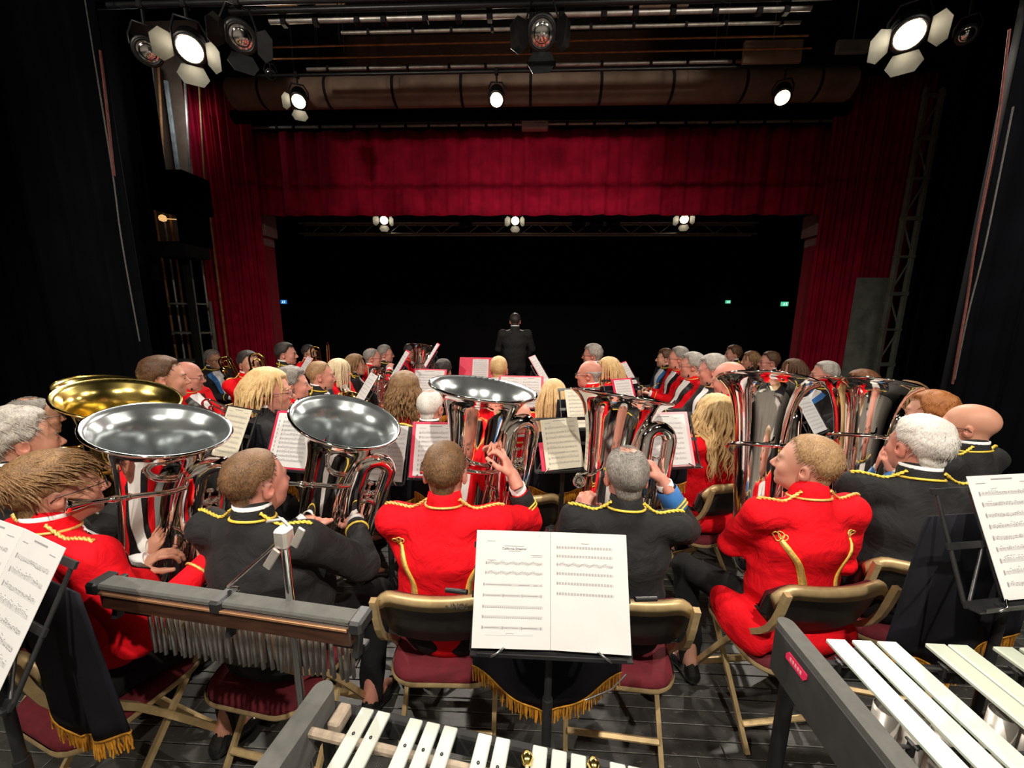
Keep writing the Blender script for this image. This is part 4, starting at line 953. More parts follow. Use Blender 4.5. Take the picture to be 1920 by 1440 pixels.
def hair_mesh(style, res=.006, wide=1.0):
    key = (style, res, wide)
    if key in HAIRS: return HAIRS[key]
    lo, hi = (-.13, -.15, -.14), (.13, .135, .18)
    F = Field(lo, hi, res); X, Y, Z = np.meshgrid(*F.ax, indexing='ij'); d = skull_d(X/wide, Y, Z); rg = random.Random(hash(style) % 1000 if False else len(style)*7+ord(style[0]))
    h = hairline(X, Y, Z)
    fade = lambda hh, w_, t: -.006+(t+.006)*sm(hh, -.004, w_)
    if style == 'buzz': t = fade(h, .02, .0045)+.0006*nz(X, Y, Z, 160)
    elif style == 'short': t = fade(h, .04, .007+.011*sm(Z, .06, .12))+.002*nz(X, Y, Z, 95)
    elif style == 'crop': t = fade(h, .05, .0035+.007*sm(Z, .05, .115))+.0008*nz(X, Y, Z, 140)
    elif style == 'thin': t = fade(h, .03, .007)+.001*nz(X, Y, Z, 130)-.011*np.exp(-((X/.048)**2+((Y+.01)/.060)**2))*sm(Z, .06, .11)
    elif style == 'tonsure': t = fade(h, .03, .0075)-.025*sm(Z, .045, .075)*sm(Y, -.085, -.055)+.001*nz(X, Y, Z, 130)
    elif style == 'fringe_bald': t = fade(hairline(X, Y, Z, front=.2), .03, .006)-.03*sm(Z, .028, .055)+.0008*nz(X, Y, Z, 130)
    elif style == 'bald': t = fade(hairline(X, Y, Z, front=.3), .05, .0015)-.03*sm(Z, .005, .03)
    elif style == 'full': t = fade(hairline(X, Y, Z, front=.066, ear=-.012), .045, .013+.010*sm(Z, .05, .12))+.004*nz(X, Y, Z, 75)
    elif style == 'swept': # longish young man's hair swept forward
        hh = hairline(X, Y, Z, front=.045, back=-.085, ear=-.006); t = fade(hh, .035, .009+.009*sm(Z, .03, .11)+.005*sm(Y, .0, .09)*sm(Z, .03, .07))+.003*nz(X, Y, Z, 60)
    elif style in ('long', 'long_wavy', 'curly', 'bob', 'ponytail'):
        hh = hairline(X, Y, Z, front=.066, back=-.2, ear=-.03); t = fade(hh, .03, .016+.006*sm(Z, .05, .12)+(.02 if style == 'curly' else .0))+.003*nz(X, Y, Z, 80)
    else: t = fade(h, .04, .012)
    F.d = (d-t).astype(np.float32)
    edge = np.minimum.reduce([X-lo[0], hi[0]-X, Y-lo[1], hi[1]-Y, Z-lo[2], hi[2]-Z]); F.d = np.maximum(F.d, (.004-edge).astype(np.float32))
    v, f = F.mesh(); mb = MB(); mb.add(v.tolist(), [tuple(q) for q in f.tolist()])
    # locks
    def lock(p, n, L, r, grav, curl, cf, fwd=(0, 0, 0), seg=9, spread=.006, lift=.0):
        q = Vector(p)+Vector(n)*lift; dirn = (Vector((n.x, n.y-.15, n.z*.1)) if style != 'swept' else Vector(n))*.5+Vector(fwd); pts = [q.copy()]; ph = rg.uniform(0, 6.28); st = L/seg
        for i in range(seg):
            dirn = (dirn+Vector((0, 0, -1))*grav).normalized(); q = q+dirn*st
            # keep outside the skull / neck
            x, y, z = q; d0 = float(skull_d(np.array(x/wide), np.array(y), np.array(z)))
            if z > -.12 and d0 < .012+.010*rg.random():
                g = Vector((x, y+.02, (z-.03) if z > .03 else 0)).normalized(); q += g*(.016-d0)
            if z < -.12 and abs(x) < .2 and -.16 < y < .04:   # lie on the back / shoulders
                q.y = min(q.y, -.098-.10*min(1, (-.12-z)/.2)*.35) if y < 0 else q.y
            c = Vector((math.sin(i*cf+ph), math.cos(i*cf*1.1+ph), 0))*curl*min(1, i/3); pts.append(q+c)
        N = len(pts); mb.tube(pts, [r*(.75+.25*math.sin(math.pi*min(1, i/(N-1)*1.6)))*(1-.8*max(0, i/(N-1)-.55)/.45) for i in range(N)], 5, caps=False)
    def scalp(u, v_):
        a, b = u*2*math.pi, v_*math.pi/2
        n = Vector((math.cos(a)*math.cos(b), math.sin(a)*math.cos(b), math.sin(b))); return Vector((n.x*.085*wide, n.y*.108-.014, n.z*.096+.036)), n
    k = 0
    if style in ('long', 'long_wavy', 'curly', 'bob'):
        cnt = {'long': 190, 'long_wavy': 210, 'curly': 260, 'bob': 210}[style]
        while k < cnt:
            p, n = scalp(rg.random(), rg.uniform(-.1, 1.0))
            if p.y > .03 and p.z < .085: continue
            if p.y > .055 and abs(p.x) < .05: continue
            if style in ('bob', 'long') and p.y > -.005 and p.z < .105: continue
            tot = p.z+.14
            if style == 'bob': lock(p, n, .10+max(0, p.z)*.9+rg.uniform(-.02, .025), .0075, .5, .004, .8, fwd=(0, -.35, 0), seg=8)
            elif style == 'curly': lock(p, n, .22+max(0, p.z)*1.1+rg.uniform(-.05, .05), .0085, .42, .013, 1.7, seg=13)
            elif style == 'long_wavy': lock(p, n, .36+max(0, p.z)*1.1+rg.uniform(-.07, .05), .0085, .5, .010, .95, seg=15)
            else: lock(p, n, .30+max(0, p.z)*1.1+rg.uniform(-.05, .05), .0085, .5, .003, .6, fwd=(0, -.25, 0), seg=12)
            k += 1
    elif style == 'swept':
        while k < 430:
            p, n = scalp(rg.random(), rg.uniform(.0, 1.0))
            if p.y > .05 and p.z < .07: continue
            if p.z < .02 and p.y > -.02: continue
            lock(p+n*.004, n*.45, rg.uniform(.045, .08), .0032, .22 if p.y < .04 else .3, .002, .9, fwd=(rg.uniform(-.2, .2), .9 if p.y > -.05 else .25, .05), seg=6)
            k += 1
    elif style in ('full', 'short', 'crop', 'thin', 'buzz', 'tonsure'):
        cnt = {'full': 520, 'short': 700, 'crop': 1100, 'thin': 620, 'buzz': 0, 'tonsure': 420}[style]; tries = 0
        hl = {'full': .030, 'short': .017, 'crop': .010, 'thin': .013, 'tonsure': .013}[style]; th = {'full': .016, 'short': .009, 'crop': .005, 'thin': .004, 'tonsure': .004}[style]
        whorl = Vector((.01, -.06, .1))
        while k < cnt and tries < 20000:
            tries += 1; p, n = scalp(rg.random(), rg.uniform(-.45, 1.0)); hh = float(hairline(np.array(p.x), np.array(p.y), np.array(p.z)))
            if hh < .012: continue
            if style == 'thin' and p.z > .085 and rg.random() < .7: continue
            if style == 'tonsure' and p.z > .055 and p.y > -.085: continue
            n0 = Vector((p.x/.077**2, (p.y+.014)/.099**2, (p.z-.036)/.088**2)).normalized(); q = Vector((n0.x*.077*wide, n0.y*.099-.014, n0.z*.088+.036)) if True else p
            sc_ = 1/math.sqrt((n.x)**2+(n.y)**2+(n.z)**2); base = Vector((n.x*.077*wide, n.y*.099-.014, n.z*.088+.036))+n*th*.6*min(1, hh/.03)
            fl = (base-whorl); fl = (fl-n*fl.dot(n)); fl = fl.normalized() if fl.length > 1e-4 else Vector((0, 1, 0))
            d1 = (fl+n*rg.uniform(.25, .6)+Vector((rg.uniform(-.35, .35), rg.uniform(-.35, .35), rg.uniform(-.2, .1)))).normalized(); L_ = hl*rg.uniform(.6, 1.25)
            mb.tube([base, base+d1*L_*.55, base+(d1*.8+fl*.35).normalized()*L_], [.0021 if style == 'full' else .0014, .0017 if style == 'full' else .0011, .0003], 3, caps=False); k += 1
    me = mb.mesh('hair'); HAIRS[key] = me; return me
# ---------------------------------------------------------------- hands
HANDS = {}
def hand(res, curl, side):
    "palm at origin (wrist), fingers along +Y, palm facing -Z, thumb on +X*side"
    key = (res, round(curl, 2), side)
    if key in HANDS: return HANDS[key]
    F = Field((-.075, -.06, -.115), (.075, .20, .05), res)
    F.cap((0, -.05, 0), (0, .01, 0), .026, .025, .015, ((1, 0, 0), 1.15)); F.ell((0, .05, -.002), (.041, .05, .0145), .015); F.ell((side*.022, .03, -.008), (.018, .03, .014), .012)
    for i, (x, L) in enumerate(((-.031, .066), (-.0105, .080), (.0105, .086), (.031, .076))):
        x = x*side; p = np.array((x*.95, .088-abs(i-2)*.004, 0)); a = -curl*.55-.08; seg = [L*.48, L*.30, L*.24]; r = .0088-.0004*(3-i)
        for j, l in enumerate(seg):
            q = p+np.array((x*.05, math.cos(a), math.sin(a)))*l; F.cap(p, q, r, r*.93, .006 if j else .010); p = q; a -= curl*.85; r *= .93
    p = np.array((side*.030, .022, -.008)); a = .75
    for j, l in enumerate((.042, .034, .026)):
        q = p+np.array((side*math.sin(a)*.8, math.cos(a), -.30-.25*curl))*l; F.cap(p, q, .0125-.0012*j, .0115-.0012*j, .010); p = q; a -= .35
    v, f = F.mesh(); t = np.zeros((len(v), 4)); t[:, 3] = 1; t[:, 0] = .16*sm(v[:, 1], .08, .14); HANDS[key] = (v, f, t); return HANDS[key]
# ---------------------------------------------------------------- body
def ik(S, W, l1, l2, pole):
    S, W = np.array(S, float), np.array(W, float); d = W-S; L = np.linalg.norm(d); Lc = min(L, (l1+l2)*.995)
    if L > Lc: W = S+d/L*Lc; d = W-S; L = Lc
    a = (l1*l1-l2*l2+L*L)/(2*L); h = math.sqrt(max(1e-6, l1*l1-a*a)); u = d/L; p = np.array(pole, float); p = p-u*(p@u); p /= np.linalg.norm(p)+1e-9
    return S+u*a+p*h, W
BRAIDS = True
def person(pos, face, label, jk='jk_red', trim='gold_braid', hair='short', hc='brown', skin=0, fem=False, wide=1.0, bulk=1.0, scale=1.0, lean=0, head_yaw=0, head_pitch=0, head_roll=0,
           lh=(-.12, .26, .66), rh=(.12, .26, .66), lpole=(-.30, -.40, -.9), rpole=(.30, -.40, -.9), lcurl=.7, rcurl=.7, lhd=None, rhd=None, lpalm=None, rpalm=None, near=False, stand=False, glasses=False, front='vest', lapel=None,
           group='band players', sleeve_l=1.0, sleeve_r=1.0, cuffs=None, beard=0, legs=(.14, .14), skirt=False, back_braid=(), head_off=(0, 0, 0), short_sleeve=False, collar_gold=True, hip=None, white_collar=True, relb=None, tuck=0, seat=None):
    res = .0095 if near else .0135; hres = .0042 if near else .0062
    face_m = Matrix.Translation(Vector((pos[0], pos[1], 0))) @ Matrix.Rotation(face, 4, 'Z') @ Matrix.Scale(scale, 4)
    hz = .93 if stand else .552
    if hip: hz = hip
    b = bulk
    La = rot('X', -lean)   # lean forward positive
    hipc = V3(0, 0, hz)
    def up(x, y, z): return hipc+La@V3(x, y, z-.535)
    if fem: sw = .165*min(b, 1.1)
    else: sw = .190*(.5+.5*b)
    waist, chest, nb = up(0, -.02, .72), up(0, -.015, .90), up(0, -.035, 1.075)
    SL, SR = up(-sw, -.025, 1.015), up(sw, -.025, 1.015)
    ul, fl_ = (.285, .255) if not fem else (.265, .235)
    if relb is not None: rpole = np.array(relb)-(SR+np.array(rh))/2
    EL, WL = ik(SL, lh, ul, fl_, lpole); ER, WR = ik(SR, rh, ul, fl_, rpole)
    HR = rot('Z', head_yaw)@rot('X', head_pitch)@rot('Y', head_roll)
    hc0 = up(0, .005, 1.205)+V3(*head_off)
    HM = Matrix(HR.tolist()).to_4x4(); HM.translation = Vector(hc0)
    # ---- skin body: trunk+limbs (hidden core) + head + hands, one mesh
    parts = []
    core = Field(np.minimum.reduce([SL, SR, hipc, EL, ER, WL, WR, V3(-.3, -.3, 0)])-.1, np.maximum.reduce([SL, SR, hipc, EL, ER, WL, WR, V3(.3, .62 if not stand else .25, hz)])+.12, .024)
    core.cap(hipc, chest, .10, .11, .05, ((1, 0, 0), 1.3)); core.cap(chest, nb, .10, .05, .05); core.cap(SL, SR, .05, .05, .04)
    for S_, E_, W_ in ((SL, EL, WL), (SR, ER, WR)): core.cap(S_, E_, .04, .034, .02); core.cap(E_, W_, .034, .026, .02)
    kn, an = [], []
    for s in (-1, 1):
        if stand: K = V3(s*.10, .02, .50); A = V3(s*.11, -.02, .085)
        else: K = V3(s*(.10+legs[0 if s < 0 else 1]*.35), .44, .50); A = V3(s*(.10+legs[0 if s < 0 else 1]*.5), .40-tuck, .09)
        kn.append(K); an.append(A); core.cap(hipc+V3(s*.09, 0, 0), K, .065, .048, .02); core.cap(K, A, .045, .036, .02); core.cap(A, A+V3(s*.02, .14, -.05), .034, .028, .02)
    cv, cf = core.mesh(); ct = np.zeros((len(cv), 4)); ct[:, 3] = 1; parts.append((cv, cf, ct))
    sc_t = 0 if hair in ('bald', 'fringe_bald', 'thin', 'tonsure', None) or fem else {'white': .12, 'blond': .2, 'paleb': .15, 'sandy': .3, 'grey': .35, 'ginger': .25}.get(hc, .6)
    v, f, t = head(hres, fem, wide, beard, sc_t); parts.append(((HR@v.T).T+hc0, f, t))
    fm = Field(np.minimum.reduce([EL, ER, WL, WR])-.08, np.maximum.reduce([EL, ER, WL, WR])+.08, hres*1.9)
    for E_, W_ in ((EL, WL), (ER, WR)): fm.cap(E_+(W_-E_)*.35, W_, .041, .0275, .01)
    v, f = fm.mesh(); tt = np.zeros((len(v), 4)); tt[:, 3] = 1; parts.append((v, f, tt))
    for E_, W_, hd, pl, cu, sd in ((EL, WL, lhd, lpalm, lcurl, 1), (ER, WR, rhd, rpalm, rcurl, -1)):
        dd = (W_-E_)/np.linalg.norm(W_-E_) if hd is None else np.array(hd, float)/np.linalg.norm(hd)
        pn = np.array(pl if pl is not None else (0, 0, -1), float); pn = pn-dd*(pn@dd); pn /= np.linalg.norm(pn)+1e-9
        Rm = np.stack([np.cross(dd, -pn), dd, -pn], 1); v, f, t = hand(hres*.95, cu, sd); parts.append(((Rm@v.T).T+W_, f, t))
    off = 0; vs, fs, ts = [], [], []
    for v, f, t in parts: vs.append(v); fs.append(f+off); ts.append(t); off += len(v)
    me = np_mesh('person', np.concatenate(vs), np.concatenate(fs), np.concatenate(ts)); P = link('person', me, SKIN[skin]); P.matrix_world = face_m; tag(P, label, 'person', group)
    # ---- jacket
    lo = np.minimum.reduce([SL, SR, EL, ER, WL, WR, hipc])-.16; hi = np.maximum.reduce([SL, SR, EL, ER, WL, WR, nb])+.13; lo[2] = min(lo[2], hz-.10)
    J = Field(lo, hi, res); X3 = ((1, 0, 0), 1.30)
    J.cap(hipc+V3(0, .022*b, -.01), waist+V3(0, .022*b, 0), .124*b, .120*b, .05, X3); J.cap(waist+V3(0, .022*b, 0), chest, .120*b, .118*(.4+.6*b), .05, ((1, 0, 0), 1.36)); J.cap(chest, up(0, -.03, .985), .118*(.4+.6*b), .085, .05, ((1, 0, 0), 1.5))
    if b > 1.08: J.ell(up(0, .06*b, .70), (.17*b, .14*b, .16), .06)
    if fem: J.ell(up(-.07, .095, .88), (.06, .055, .06), .04); J.ell(up(.07, .095, .88), (.06, .055, .06), .04)
    for S_ in (SL, SR): J.cap(up(0, -.04, 1.035), S_+V3(0, 0, .0), .052, .058, .04)
    for s, S_, E_, W_, sl in ((-1, SL, EL, WL, sleeve_l), (1, SR, ER, WR, sleeve_r)):
        J.cap(S_, E_, .062*(.5+.5*b), .053*(.6+.4*b), .035)
        if not short_sleeve: J.cap(E_, E_+(W_-E_)*min(sl, .98), .054*(.6+.4*b), .041, .02)
    if skirt:
        J.ell(hipc+V3(0, -.08, -.03), (.20, .10, .08), .05); J.ell(hipc+V3(-.20, .03, -.05), (.06, .17, .10), .04); J.ell(hipc+V3(.20, .03, -.05), (.06, .17, .10), .04)
    J.cap(nb+V3(0, 0, -.03), nb+La@V3(0, .010, .032), .074 if not fem else .062, .068 if not fem else .056, .012)
    ph = (pos[0]*3.1+pos[1]*1.7)
    amp = .0052 if near else .0034
    sE = [(EL, SL), (ER, SR)]
    def folds(x, y, z):
        w_ = np.sin(z*46+ph+2.2*np.sin(x*9+ph)+1.5*np.sin(y*11))*np.sin(x*13+z*7+ph*2)+.55*np.abs(np.sin(z*58+ph*3+2.6*np.sin(x*11+ph)+y*8))**.6*np.sin(x*8.5+ph+z*4)-.25
        g = 0
        for E_, S_ in sE:
            r2 = (x-E_[0])**2+(y-E_[1])**2+(z-E_[2])**2; g = g+np.exp(-r2/.012)
            r3 = (x-S_[0])**2+(y-S_[1]+.02)**2+(z-S_[2]+.10)**2; g = g+.7*np.exp(-r3/.008)
        g = g+.55*np.exp(-((z-(waist[2]-.02))/.07)**2)
        return amp*(.35+1.1*g)*w_
    J.disp(folds)
    if seat is not None:   # cloth lies flat on the seat, side and rear tails of a tail jacket hang past it
        gx, gy, gz = np.meshgrid(*J.ax, indexing='ij'); cl = seat-gz
        if skirt: cl = np.minimum(cl, np.minimum(.205-np.abs(gx), .5))
        J.d = np.maximum(J.d, cl.astype(np.float32))
    jv, jf = J.mesh(); jme = np_mesh('jacket', jv, jf); jo = link('jacket', jme, M[jk], P)
    bvh = BVHTree.FromPolygons([tuple(p) for p in jv.tolist()], [tuple(q) for q in jf.tolist()])
    def snap(p, d, lift=.003):
        h_ = bvh.ray_cast(Vector(p), Vector(d)); 
        return None if h_[0] is None else h_[0]+h_[1]*lift
    def on(p, lift=.003):
        h_ = bvh.find_nearest(Vector(p)); return h_[0]+h_[1]*lift
    def braid(pts, r, name='braid', twist=True, mm=None, parent=None):
        pts = [p for p in pts if p is not None]
        if len(pts) < 2: return
        m = MB()
        if twist:
            L = sum((pts[i+1]-pts[i]).length for i in range(len(pts)-1)); sp = spline(pts, 6); n = len(sp)
            for phs in (0, math.pi):
                q = []; acc = 0
                for i in range(n):
                    if i: acc += (sp[i]-sp[i-1]).length
                    tn = (sp[min(i+1, n-1)]-sp[max(i-1, 0)]).normalized(); u_ = tn.orthogonal().normalized(); w_ = tn.cross(u_); a = acc/(r*6.0)*2*math.pi+phs
                    q.append(sp[i]+(u_*math.cos(a)+w_*math.sin(a))*r*.62)
                m.tube(q, r*.72, 6)
        else: m.tube(spline(pts, 4), r, 6)
        m.build(name, mm or M[trim], parent or jo)
    # ---- collar, shoulder cords
    cz = nb+La@V3(0, .012, (.052 if white_collar else .030))
    m = MB(); cr_ = .0645 if not fem else .0535
    m.lathe([(cr_, 0), (cr_+.001, .012), (cr_-.006, .014), (cr_-.008, .0)], 24, frame(cz, La@V3(0, .12, 1))); 
    if front != 'tee': m.build('shirt_collar', M['shirt'], P)
    if collar_gold and trim:
        ring = []
        for i in range(24):
            a = 2*math.pi*i/24; p = nb+La@V3(math.cos(a)*.15, math.sin(a)*.15, .012+.016*(-math.sin(a))); q = snap(p, -(La@V3(math.cos(a), math.sin(a), 0)), .002)
            if q is not None: ring.append(q)
        if len(ring) > 10:
            m = MB(); m.tube(ring, .0052 if near else .006, 6, closed=True); m.build('collar_piping', M[trim], jo)
        for s, S_ in ((-1, SL), (1, SR)):
            a = nb+V3(s*.075, -.03, .0); pts = [on(a+(S_+V3(s*.035, 0, .03)-a)*t_+V3(0, 0, .05), .004) for t_ in (0.02, .3, .6, .85, 1.0)]; braid(pts, .0056 if near else .006, 'shoulder_cord')
    # ---- back braids
    for path in back_braid:
        pts = []
        for (x, z) in path:
            q = snap(up(x, -.6, z), La@V3(0, 1, 0), .003); pts.append(q)
        pts = [p for p in pts if p is not None]
        if len(pts) > 1:
            sp = spline(pts, 5); w_ = .014
            m = MB(); n = len(sp); vs_ = []
            for i, p in enumerate(sp):
                tn = (sp[min(i+1, n-1)]-sp[max(i-1, 0)]).normalized(); nn = Vector(La@V3(0, -1, 0)); sd = tn.cross(nn).normalized()*w_*(.55+.45*min(1, i/(n*.5))); vs_ += [on(p-sd, .002), on(p-sd, .006), on(p+sd, .006), on(p+sd, .002)]
            m.add(vs_, [(4*i+k, 4*i+k+1, 4*i+4+k+1, 4*i+4+k) for i in range(n-1) for k in range(3)]); m.build('back_braid', M['gold_braid'], jo)
            for e in (0, 3):
                m = MB(); m.tube([Vector(vs_[4*i+e])+Vector((0, 0, 0)) for i in range(n)], .0032, 5); m.build('braid_edge', M['yellow_braid'], jo)
            c = sp[0]; m = MB(); loops = []
            for k, a0 in enumerate((math.pi/2+.9, math.pi/2, math.pi/2-.9)):
                ctr = Vector((math.cos(a0), 0, math.sin(a0)))*.019
                loop = [on(c+ctr+Vector((math.cos(a)*.012, 0, math.sin(a)*.012)), .003) for a in np.linspace(0, 2*math.pi, 10, endpoint=False)]; m.tube(loop, .0026, 5, closed=True)
            m.build('braid_knot', M['gold_braid'], jo)
    # ---- panels cut from the jacket front: facings, shirt, tie
    def panel(name, planes, off_, mm, parent=None):
        bm = bmesh.new(); bm.from_mesh(jme)
        for co, no in planes:
            g = list(bm.verts)+list(bm.edges)+list(bm.faces)
            bmesh.ops.bisect_plane(bm, geom=g, plane_co=Vector(co), plane_no=Vector(no), clear_outer=True)
        if len(bm.faces) < 2: bm.free(); return None
        for vv in bm.verts: vv.co += vv.normal*off_
        bmesh.ops.solidify(bm, geom=list(bm.faces), thickness=off_*.9)
        m_ = bpy.data.meshes.new(name); bm.to_mesh(m_); bm.free(); m_.materials.clear()
        for p_ in m_.polygons: p_.use_smooth = True
        return link(name, m_, mm, parent or P)
    def P3(x, y, z): return tuple(up(x, y, z))
    def N3(x, y, z): return tuple(La@V3(x, y, z))
    if front in ('vest', 'sash', 'open') and not (near and front == 'back'):
        wv = .085 if not fem else .07
        zb = .70
        if lapel: panel('lapel_facing', [(P3(0, .03, 0), N3(0, -1, 0)), (P3(wv+.05, 0, 1.04), N3(1, 0, -.30)), (P3(-wv-.05, 0, 1.04), N3(-1, 0, -.30)), (P3(0, 0, 1.05), N3(0, 0, 1)), (P3(0, 0, zb-.08), N3(0, 0, -1))], .004, M[lapel], jo)
        panel('dress_shirt', [(P3(0, .03, 0), N3(0, -1, 0)), (P3(wv*.75, 0, 1.04), N3(1, 0, -.18)), (P3(-wv*.75, 0, 1.04), N3(-1, 0, -.18)), (P3(0, 0, 1.055), N3(0, 0, 1)), (P3(0, 0, zb), N3(0, 0, -1))], .0065, M['shirt'])
        m = MB(); c = Vector(cz)+Vector(La@V3(0, cr_+.006, -.012)); 
        for s in (-1, 1): m.add([c+Vector(q) for q in ((0, .006, .008), (s*.045, .004, .020), (s*.048, .002, -.020), (0, .006, -.008), (0, -.004, .008), (s*.045, -.008, .02), (s*.048, -.01, -.02), (0, -.004, -.008))], [(0, 1, 2, 3), (4, 7, 6, 5), (0, 4, 5, 1), (1, 5, 6, 2), (2, 6, 7, 3)], False)
        m.box(c+Vector((0, .006, 0)), (.018, .014, .018), bev=.003); m.build('bow_tie', M['black_satin'], P)
    # ---- cuffs
    for W_, E_, s, sl, hd in ((WL, EL, 'l', sleeve_l, lhd), (WR, ER, 'r', sleeve_r, rhd)):
        if short_sleeve: continue
        d_ = (W_-E_)/np.linalg.norm(W_-E_); e = E_+(W_-E_)*min(sl, .98)
        cm = (cuffs or {}).get(s)
        if cm:
            # long coloured cuff with gold bands over the sleeve
            m = MB(); m.lathe([(.044, 0), (.0475, .004), (.054, .10), (.052, .102), (.04, .09)], 20, frame(e+d_*.012, -d_)); m.build('cuff', M[cm], jo)
            for a_ in (.094, .078):
                q = MB(); rr_ = .0475+.0065*(a_/.1)+.002; c_ = e+d_*.012-d_*a_; Fm = frame(c_, -d_)
                q.tube([Fm @ Vector((rr_*math.cos(x), rr_*math.sin(x), .010*math.cos(2*x))) for x in np.linspace(0, 2*math.pi, 24, endpoint=False)], .0042, 6, closed=True); q.build('cuff_braid', M['yellow_braid'], jo)
        elif trim and jk != 'tee':
            q = MB(); q.tube([frame(e-d_*.03, d_) @ Vector((.0475*math.cos(x), .0475*math.sin(x), 0)) for x in np.linspace(0, 2*math.pi, 16, endpoint=False)], .005, 6, closed=True); q.build('cuff_braid', M[trim], jo)
        if front != 'tee':
            m = MB(); m.lathe([(.036, -.02), (.037, .022), (.032, .023), (.031, -.02)], 18, frame(e+d_*.02, d_)); m.build('shirt_cuff', M['shirt'], P)
    # ---- trousers and shoes
    T = Field((-.34, -.22, .04), (.34, .62 if not stand else .2, hz+.16), res*1.25 if near else .018)
    T.cap(hipc+V3(-.06, .01, -.01), hipc+V3(.06, .01, -.01), .108*b, .108*b, .04)
    for s, K, A in ((-1, kn[0], an[0]), (1, kn[1], an[1])):
        T.cap(hipc+V3(s*.09, 0, .0), K, .088*(.5+.5*b), .064, .03); T.cap(K, A+V3(0, -.005, .01), .064, .056, .02)
    T.disp(lambda x, y, z: .003*np.sin(y*40+ph+3*np.sin(z*12))*np.sin(z*26+x*20))
    if seat is not None:
        gx, gy, gz = np.meshgrid(*T.ax, indexing='ij'); T.d = np.maximum(T.d, np.minimum(seat-gz, .25-gy).astype(np.float32))
    tv, tf = T.mesh(); link('trousers', np_mesh('trousers', tv, tf), M['trousers'], P)
    for s, A in ((-1, an[0]), (1, an[1])):
        Fs = Field(A+V3(-.08, -.10, -.11), A+V3(.08, .24, .03), .012); Fs.cap(A+V3(0, -.03, -.05), A+V3(s*.015, .09, -.055), .034, .032, .02, ((1, 0, 0), 1.1)); Fs.cap(A+V3(s*.015, .09, -.058), A+V3(s*.025, .17, -.066), .034, .024, .02, ((1, 0, 0), 1.25)); Fs.cap(A+V3(0, -.02, -.03), A+V3(0, 0, .0), .035, .036, .02)
        Fs.d = np.maximum(Fs.d, (.002-Fs.ax[2])[None, None, :].astype(np.float32)); v, f = Fs.mesh(); link('shoe', np_mesh('shoe', v, f), M['shoe'], P)
    # ---- hair, glasses
    if hair:
        ho = link('hair', hair_mesh(hair, .0055 if near else .0075, wide), HAIR[hc], P); ho.matrix_local = HM
        if ho.data.materials[0] != HAIR[hc]: ho.material_slots[0].link = 'OBJECT'; ho.material_slots[0].material = HAIR[hc]
    for sd in (-1, 1):
        eo = link('eye', face_mesh('eye', sd), M['eye_dark'], P); eo.matrix_local = HM
        bo = link('eyebrow', face_mesh('eyebrow', sd), HAIR[hc if hair and hc not in ('white', 'paleb') else 'mouse'], P); bo.matrix_local = HM
    if glasses:
        go = link('glasses', glasses_mesh(), M['glass_frame'], P); go.matrix_local = HM
    return P
GL = []
def glasses_mesh():
    if GL: return GL[0]
    m = MB()
    for s in (-1, 1):
        m.tube([(s*.033+.023*math.copysign(abs(math.cos(a))**.7, math.cos(a)), .112-.10*(abs(s*.033+.023*math.cos(a))-.01)**1.3*1.0, -.008+.017*math.copysign(abs(math.sin(a))**.75, math.sin(a))) for a in np.linspace(0, 2*math.pi, 20, endpoint=False)], .0017, 6, closed=True)
        m.tube([(s*.056, .105, -.002), (s*.074, .085, .0), (s*.085, .03, .0), (s*.088, -.01, .0), (s*.086, -.025, -.012)], .0018, 6)
    m.tube([(-.010, .113, -.004), (0, .116, -.001), (.010, .113, -.004)], .0016, 6)
    GL.append(m.mesh('glasses')); return GL[0]

FM_ = {}
def face_mesh(kind, side):
    if (kind, side) in FM_: return FM_[(kind, side)]
    m = MB()
    for s in (side,):
        if kind == 'eye':
            vs = []; fs = []; n = 10
            for j in range(6):
                a = math.pi*j/5
                for i in range(n):
                    b = 2*math.pi*i/n; vs.append((s*.031+.0105*math.sin(a)*math.cos(b), .0905+.0062*math.cos(a)-abs(.0105*math.sin(a)*math.cos(b)+.004*s*s)*.12, -.0055+.0046*math.sin(a)*math.sin(b)))
            m.add(vs, [(j*n+i, j*n+(i+1) % n, (j+1)*n+(i+1) % n, (j+1)*n+i) for j in range(5) for i in range(n)])
        else: m.tube([(s*.015, .0945, .0135), (s*.030, .0940, .0185), (s*.047, .0835, .0150)], [.0036, .0042, .0022], 6)
    FM_[(kind, side)] = m.mesh(kind); return FM_[(kind, side)]
